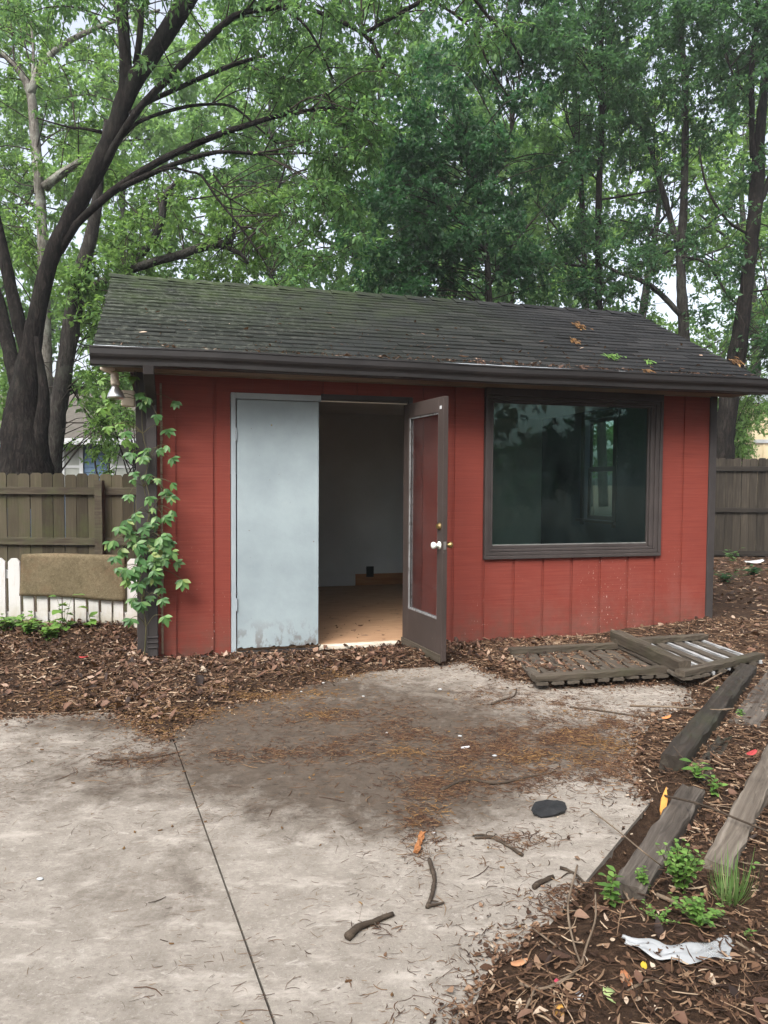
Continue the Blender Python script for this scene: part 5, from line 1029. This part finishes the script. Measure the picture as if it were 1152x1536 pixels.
limbs = [lp([(1082, 720, 17), (1087, 650, 14), (1095, 590, 13), (1104, 540, 12.5), (1113, 480, 11), (1120, 430, 9.5), (1126, 370, 9.5), (1132, 320, 9.5), (1136, 260, 9.5), (1140, 200, 7), (1146, 130, 6), (1152, 50, 5), (1158, -60, 4)], 14.3), lp([(1130, 235, 5), (1128, 200, 4), (1128, 100, 4), (1136, 25, 4), (1140, -60, 3)], 14.3), lp([(1134, 310, 6), (1150, 280, 5), (1168, 230, 4)], 14.3), lp([(1120, 350, 2), (1090, 330, 2), (1060, 280, 1.6), (1048, 220, 1.2)], 14.0), lp([(1128, 150, 1.6), (1110, 130, 1.5), (1090, 90, 1.2)], 14.2), lp([(1118, 440, 1.6), (1140, 436, 1.5), (1165, 432, 1.2)], 14.3)]
cl = region([(1050, -60, 1200, 120, 13, 15.5, 44, .35, .6), (1060, 130, 1190, 330, 13.5, 16, 18, .25, .45), (1070, 350, 1190, 520, 13.8, 16, 22, .28, .5), (1100, 480, 1190, 590, 13.8, 15.5, 12, .25, .4)], 18)
tree('tall_fork_tree', 'thickest right hand trunk leaning right behind the corner of the shed and fence', tuple(P(1082, 720, 14.3)), limbs, cl, .09, 300, M['bark_dark'], M['leaf_teal'], 91, .4, .6, .5)
# shrub by the cream building
def shrub(name, label, rects, Yd, px, lmat, seed, leaf=.07, dens=320, cat='shrub', bark=None):
    cl = region(rects, seed); b = P(px, 760, Yd); b[2] = 0.0
    limbs = [[(*(b + [0.1 * k, 0, 0]), .03), (*(b * .4 + np.array(cl[k * 3][0]) * .6), .02), (*cl[k * 3][0], .008)] for k in range(3)]
    return tree(name, label, tuple(b), limbs, cl, leaf, dens, bark or M['bark_grey'], lmat, seed, .4, .8, .5, cat=cat)
shrub('leafy_bush', 'bright green bush rising over the right fence beside the cream building', [(1092, 610, 1132, 690, 14.8, 15.8, 26, .22, .36), (1100, 560, 1160, 620, 15, 16, 8, .2, .3)], 15.3, 1110, M['leaf_bright'], 101)
shrub('leafy_bush', 'light green bush in front of the blue house window, behind the left fence', [(130, 640, 210, 720, 10.5, 12.5, 10, .18, .3), (150, 580, 215, 640, 10, 12, 12, .18, .3)], 11.5, 170, M['leaf_bright'], 103)
# farther trees: build a few kinds once, copy
def far_tree(name, label, x, y, h, spread, lmat, seed, leaf=.17, n=70, dens=150, base=.25):
    rg = random.Random(seed); limbs = [[(x, y, 0, .20), (x + rg.uniform(-.3, .3), y, h * .4, .15), (x + rg.uniform(-.5, .5), y, h * .75, .08), (x, y, h * .95, .03)]]; cl = []
    for i in range(9):
        z = h * rg.uniform(.3, .8); a = rg.uniform(0, 6.28); r = spread * rg.uniform(.5, .9); limbs.append([(x, y, z, .06), (x + math.cos(a) * r * .5, y + math.sin(a) * r * .5, z + .4, .04), (x + math.cos(a) * r, y + math.sin(a) * r, z + .9, .015)])
    for i in range(n):
        t = rg.random(); z = h * (base + (1.02 - base) * t); a = rg.uniform(0, 6.28); r = spread * math.sqrt(rg.random()) * (1.1 - .6 * abs(t - .4)); cl.append(((x + math.cos(a) * r, y + math.sin(a) * r, z), rg.uniform(.55, 1.1)))
    return tree(name, label, (x, y, 0), limbs, cl, leaf, dens, M['bark_grey'], lmat, seed, .4, .7, .5, 'trees far behind the shed', 9, .02)
def copy_tree(o, loc, rz_, label, sc=1.0):
    c = o.copy(); COL.objects.link(c); c.location = loc; c.rotation_euler = (0, 0, rz_); c.scale = (sc, sc, sc); c['label'] = label
    for ch in o.children: k = ch.copy(); COL.objects.link(k); k.parent = c
    return c
tb = far_tree('broad_tree', 'pale green broad tree beyond the blue house at the far left', -9.5, 27, 17, 5.0, M['leaf_far'], 201, n=115, dens=150, leaf=.19)
copy_tree(tb, (-4.0, 25, 0), 2.1, 'pale green broad tree showing between the leaning tree and the left end of the roof', .95)
copy_tree(tb, (-14.5, 24, 0), 4.0, 'pale green broad tree cut by the left edge, beyond the fence', 1.0)
tm = far_tree('leafy_tree', 'mid green tree far behind the middle of the roof ridge', -.3, 25, 16, 4.6, M['leaf_mid'], 202, n=130, dens=150, leaf=.19)
copy_tree(tm, (4.8, 28, 0), 1.3, 'mid green tree far behind the dense dark one', 1.05)
tr_ = far_tree('airy_tree', 'airy yellow green tree far behind the right part of the roof', 9.0, 25, 15, 4.4, M['leaf_bright'], 203, n=85, dens=120, base=.10, leaf=.18)
copy_tree(tr_, (13.5, 27, 0), 2.4, 'airy yellow green tree beyond the cream building', 1.1)
copy_tree(tr_, (6.0, 30, 0), 4.4, 'airy yellow green tree seen low between the slim trunks', 1.05)
# the yard behind the viewer, mirrored in the picture window
yb = far_tree('yard_tree', 'broad dark tree in the yard behind the viewer', -3.5, -9, 9.5, 3.8, M['leaf_dark'], 204, leaf=.2, n=70, dens=170, base=.1)
copy_tree(yb, (3.8, -10, 0), 1.0, 'round dark tree in the yard behind the viewer, nearer the right', 1.0); copy_tree(yb, (-10.5, -7.5, 0), 2.7, 'wide dark tree in the yard behind the viewer, at the left', 1.05)
for i, (x, y, k, l) in enumerate([(12.5, .5, .9, 'dark tree right of the yard, nearest the shed'), (17.5, -1.5, 1.0, 'dark tree right of the yard, farthest out'), (14.5, -6.5, 1.1, 'tall dark tree in the right rear corner of the yard'), (9.0, -6.0, .95, 'dark tree behind the viewer, between the round one and the right corner')]): copy_tree(yb, (x, y, 0), 1.3 * i, l, k)

# ------------------------------------------------------------------ creeper on the post
def blade(mb, base, d, nrm, L, W, fold=.10, curl=.12):
    d = d / np.linalg.norm(d); s = np.cross(d, nrm); s /= np.linalg.norm(s) + 1e-9; n2 = np.cross(s, d); pr = [(0, .05), (.18, .5), (.42, .95), (.62, .85), (.82, .5), (1.0, .02)]; vs_ = []
    for t, w_ in pr:
        c = base + d * L * t - n2 * curl * L * t * t; vs_ += [c + s * W * .5 * w_ + n2 * fold * W * w_, c, c - s * W * .5 * w_ + n2 * fold * W * w_]
    mb.add(vs_, [(i * 3 + j, i * 3 + j + 1, (i + 1) * 3 + j + 1, (i + 1) * 3 + j) for i in range(len(pr) - 1) for j in (0, 1)])
rgv = random.Random(12)
vine = empty('climbing_vine', O + U * -.1 + V * -.1, 0, 'five leaved creeper climbing the downspout at the left corner of the shed', 'vine'); VL = np.array(vine.location)
stems = MB(); lv = MB(); lv2 = MB()
def wp(px, py, v): q = wl(px, py, v); return w2(*q)
main = [(216, 990), (219, 940), (214, 900), (222, 860), (212, 810), (224, 770), (216, 730), (222, 690), (214, 650), (212, 600), (205, 565)]
mp = [wp(x, y, -.12) for x, y in main]; s = spline([(*(p - VL), .006 - .0004 * i) for i, p in enumerate(mp)], .05); stems.tube(s[:, :3], list(s[:, 3]), 6)
GRP = [(212, 603, 1.0), (251, 644, .95), (258, 687, .85), (217, 676, .85), (258, 724, .85), (256, 745, .9), (193, 742, .85), (224, 745, .9), (220, 712, .8), (247, 775, .95), (264, 602, .8), (212, 903, 1.0), (243, 898, 1.0), (196, 928, 1.0), (193, 858, 1.05), (224, 866, 1.1), (187, 648, .9), (235, 622, .8), (207, 590, .9), (236, 718, .7),
       (178, 790, .9), (165, 812, .9), (195, 800, 1.0), (215, 790, 1.05), (232, 785, 1.0), (205, 815, 1.1), (225, 812, 1.15), (245, 815, 1.0), (185, 825, 1.0), (172, 835, .9), (208, 835, 1.1), (238, 838, 1.05), (250, 800, .9), (190, 780, .85), (232, 855, 1.0), (203, 770, .9), (200, 850, 1.0), (256, 812, .85)]
LT = [(155, 586, 1.0), (152, 612, 1.0), (198, 664, 1.0), (165, 600, .9), (187, 660, .9), (150, 570, .8), (178, 635, .8), (200, 565, .8), (190, 870, .9), (160, 640, .8)]
def palm(px, py, k, target, v):
    c = wp(px, py, v) - VL; j = np.argmin([np.hypot(px - a, py - b) for a, b in main]); a = mp[j] - VL
    s = spline([(*a, .003), (*((a + c) / 2 + np.array([0, 0, .05])), .0025), (*c, .0018)], .04); stems.tube(s[:, :3], list(s[:, 3]), 5, False)
    rot = rgv.uniform(-.5, .5) + (.25 if px > a[0] else 0); n = 5 if rgv.random() < .8 else 3; out = -V
    for i in range(n):
        an = rot + (i - (n - 1) / 2) * .62; L = k * rgv.choice((.065, .08, .09, .1)) * (1.0 - .12 * abs(i - (n - 1) / 2)) * rgv.uniform(.88, 1.1)
        d = U * math.sin(an) + np.array([0, 0, -1.0]) * math.cos(an) * 1.0 + out * rgv.uniform(.15, .6); nn = out + np.array([0, 0, .8]) + np.array([rgv.uniform(-.4, .4), 0, rgv.uniform(-.2, .3)])
        blade(target, c, d, nn, L, L * rgv.uniform(.42, .52), .10, rgv.uniform(.05, .3))
GRP += [(rgv.gauss(214, 24), rgv.gauss(815, 34), rgv.uniform(.7, 1.1)) for _ in range(30)] + [(rgv.gauss(222, 18), rgv.uniform(590, 930), rgv.uniform(.6, .95)) for _ in range(26)]
for x, y, k in GRP: palm(x, y, k, lv, -.12 - rgv.uniform(0, .13))
for x, y, k in LT: palm(x, y, k, lv2, .0 - rgv.uniform(0, .15))
stems.build('stem', M['stem'], vine, True); lv.build('leaves', M['leaf_vine'], vine, True); lv2.build('young_leaves', M['leaf_vine_light'], vine, True)

# ------------------------------------------------------------------ weeds
def weed(name, px, py, z, label, cat, n, L, wr, hgt_, seed, mat, stems_n=5, spread=.6, group=None):
    q = on(px, py, z); q[2] = max(q[2], float(hgt(q[0], q[1]))) if q[1] < 7 else q[2]; rg = random.Random(seed); root = empty(name, q, 0, label, cat, group); st_ = MB(); lf = MB()
    for k in range(stems_n):
        a = rg.uniform(0, 6.28); tl = rg.uniform(.1, spread); h = hgt_ * rg.uniform(.6, 1.1); tip = np.array([math.cos(a) * tl * h, math.sin(a) * tl * h, h]); mid_ = tip * .5 + [0, 0, h * .1]
        s = spline([(0, 0, 0, .0022), (*mid_, .0018), (*tip, .001)], .03); st_.tube(s[:, :3], list(s[:, 3]), 5, False)
        for i in range(n):
            t = (i + 1) / n; b = s[min(len(s) - 1, int(t * (len(s) - 1))), :3]; an = a + i * 2.4 + rg.uniform(-.4, .4); d = np.array([math.cos(an), math.sin(an), rg.uniform(-.1, .5)]); blade(lf, b, d, np.array([0, 0, 1.0]) + np.array([rg.uniform(-.3, .3), rg.uniform(-.3, .3), 0]), L * rg.uniform(.6, 1.1), L * wr * rg.uniform(.8, 1.1), .12, .15)
    st_.build('stem', M['stem'], root, True); lf.build('leaves', mat, root, True); return root
weed('glossy_weed', 915, 1352, .02, 'small glossy leaved weed at the near end of the grey timber', 'weed', 7, .046, .5, .085, 1, M['leaf_weed'], 5, .55)
weed('feathery_weed', 1020, 1340, .03, 'tall feathery green weed between the grey timber and the bleached plank', 'weed', 26, .022, .7, .17, 2, M['leaf_weed'], 26, .75)
weed('feathery_weed', 968, 1338, .02, 'small feathery weed at the corner of the grey timber', 'weed', 18, .020, .7, .10, 3, M['leaf_weed'], 5, .5)
weed('feathery_weed', 1045, 1395, .02, 'low spreading feathery weed just above the plastic film', 'weed', 18, .020, .7, .075, 4, M['leaf_weed'], 24, 1.9)
weed('feathery_weed', 990, 1392, .02, 'creeping feathery sprig left of the low spreading one', 'weed', 14, .013, .7, .035, 14, M['leaf_weed'], 8, 2.2)
weed('glossy_weed', 1046, 1170, .05, 'bright weed by the blackened end of the dark timber', 'weed', 4, .055, .6, .075, 5, M['leaf_weed'], 4, .9)
weed('glossy_weed', 1072, 1188, .04, 'darker trailing weed between dark timber and bleached plank', 'weed', 5, .035, .6, .06, 6, M['leaf_weed'], 5, 1.0)
weed('seedling', 1080, 1045, .03, 'light seedling left of the far end of the dark timber', 'weed', 6, .03, .5, .07, 7, M['leaf_weed'], 5, .9)
weed('seedling', 1112, 1075, .04, 'pale seedling on the far timber near the right edge', 'weed', 5, .03, .5, .05, 8, M['leaf_weed'], 5, 1.0)
weed('seedling', 1122, 1415, .02, 'tiny dark seedling right of the plastic film', 'weed', 5, .022, .4, .03, 9, M['leaf_weed'], 3, 1.0)
weed('seedling', 1130, 1312, .02, 'single light leaf sprouting on the mulch at the right edge', 'weed', 2, .035, .4, .03, 19, M['leaf_weed'], 1, .4)
weed('young_plant', 97, 950, .14, 'young round leaved plant in front of the white pickets', 'plant', 6, .11, .75, .32, 10, M['leaf_weed'], 3, .35)
weed('young_plant', 138, 952, .13, 'smaller round leaved plant in front of the pickets, nearer the shed', 'plant', 4, .10, .7, .17, 11, M['leaf_weed'], 2, .4)
for i, (px, py, l) in enumerate([(12, 952, 'leafy ground ivy patch at the far left below the pickets'), (45, 955, 'ivy patch with yellowing leaves beneath the carpet remnant'), (75, 960, 'ivy patch spreading into the leaves near the young plant')]):
    weed('ground_ivy', px, py, .13, l, 'plant', 7, .075, .6, .13, 30 + i, M['leaf_weed'], 14, 1.5)
weed('fence_weed', 1100, 842, .07, 'small weed growing at the foot of the right fence', 'weed', 6, .10, .45, .22, 40, M['leaf_mid'], 6, .8)
weed('fence_weed', 1090, 872, .07, 'dark low weeds on the ground beside the right fence', 'weed', 6, .10, .45, .12, 41, M['leaf_dark'], 12, 2.5)
weed('fence_weed', 1130, 862, .07, 'patch of low weeds nearest the right edge by the fence', 'weed', 6, .10, .45, .12, 42, M['leaf_dark'], 12, 2.5)
# grass clump
q = on(1093, 1358, .02); gr_ = MB(); rg_ = random.Random(3)
for i in range(70):
    a = rg_.uniform(0, 6.28); L = rg_.uniform(.06, .15); t = rg_.uniform(.4, 3.0); blade(gr_, np.array([rg_.gauss(0, .012), rg_.gauss(0, .012), 0]), np.array([math.cos(a) * t, math.sin(a) * t, 1.0]), np.array([math.cos(a), math.sin(a), .3]), L * 1.1, .0048, .1, .35 + .2 * t)
o = gr_.build('grass_clump', M['grass'], None, True); o.location = q; tag(o, 'clump of striped grass on the mulch in front of the bleached plank', 'grass')
# sprays lying on the roof
def roof_spray(name, px, py, L, n, mat, label, ll, up_=True):
    best = None
    for v in np.linspace(EV, RV, 120):
        q = wl(px, py, v)
        if best is None or abs(q[2] - rz(v)) < best[0]: best = (abs(q[2] - rz(v)), q)
    c = w2(best[1][0], best[1][1], rz(best[1][1]) + .02); rg = random.Random(int(px)); mb = MB(); sl = (U * 0 + V + np.array([0, 0, (RZ - EZ) / (RV - EV)])); sl /= np.linalg.norm(sl); nn = np.cross(U, sl)
    for k in range(n):
        b = U * rg.gauss(0, L * .5) + sl * rg.gauss(0, L * (.9 if up_ else .3)) + nn * rg.uniform(0, .02); d = -sl * rg.uniform(.4, 1) + U * rg.uniform(-.5, .5) + nn * rg.uniform(-.1, .25)
        blade(mb, b, d, nn, ll * rg.uniform(.7, 1.2), ll * .36, .2, .2)
    for k in range(4): mb.tube([U * rg.gauss(0, L * .2) + nn * .01, U * rg.gauss(0, L * .6) + sl * rg.gauss(0, L * .8) + nn * .012], [.003, .002], 4)
    o = mb.build(name, mat, None, True); o.location = c; return tag(o, label, 'leaf spray')
roof_spray('dead_leaf_spray', 868, 492, .07, 22, M['gold'], 'spray of dead orange leaves near the ridge, upper one on the roof', .07)
roof_spray('dead_leaf_spray', 858, 514, .05, 14, M['gold'], 'dead orange leaves on the roof just below the ridge spray', .07)
roof_spray('green_leaf_spray', 915, 538, .09, 24, M['leaf_weed'], 'fresh green leaf spray fallen on the right part of the roof', .06, False)
roof_spray('green_leaf_spray', 972, 546, .05, 8, M['leaf_vine_light'], 'small pale leaf spray on the roof above the gutter clump', .06, False)
roof_spray('dead_leaf_spray', 968, 574, .03, 10, M['gold'], 'dead orange leaves hanging over the gutter lip', .08, False)
roof_spray('dead_leaf_spray', 1100, 545, .06, 18, M['gold'], 'dead tan leaf spray at the right rake edge of the roof', .08)
roof_spray('dead_leaf_spray', 876, 556, .05, 10, M['litter'], 'brown leaf heap on the roof above the window', .05, False)
roof_spray('dead_leaf_spray', 718, 546, .09, 24, M['litter'], 'brown leaf drift behind the gutter above the open door', .04, False)
print('leaves', NL[0])

# ------------------------------------------------------------------ thin haze volume added to soften contrast and pale the farther trees
hz = MB().box((-45, -30, -1.2), (45, 45, 24)).build('haze', None); hz['kind'] = 'stuff'
hm = bpy.data.materials.new('added_haze'); hm.use_nodes = True; t_ = hm.node_tree; t_.nodes.clear(); pv = t_.nodes.new('ShaderNodeVolumePrincipled'); oo = t_.nodes.new('ShaderNodeOutputMaterial')
pv.inputs['Color'].default_value = (.93, .97, 1, 1); pv.inputs['Density'].default_value = .0015; pv.inputs['Anisotropy'].default_value = .3; t_.links.new(pv.outputs[0], oo.inputs['Volume']); hz.data.materials.append(hm)
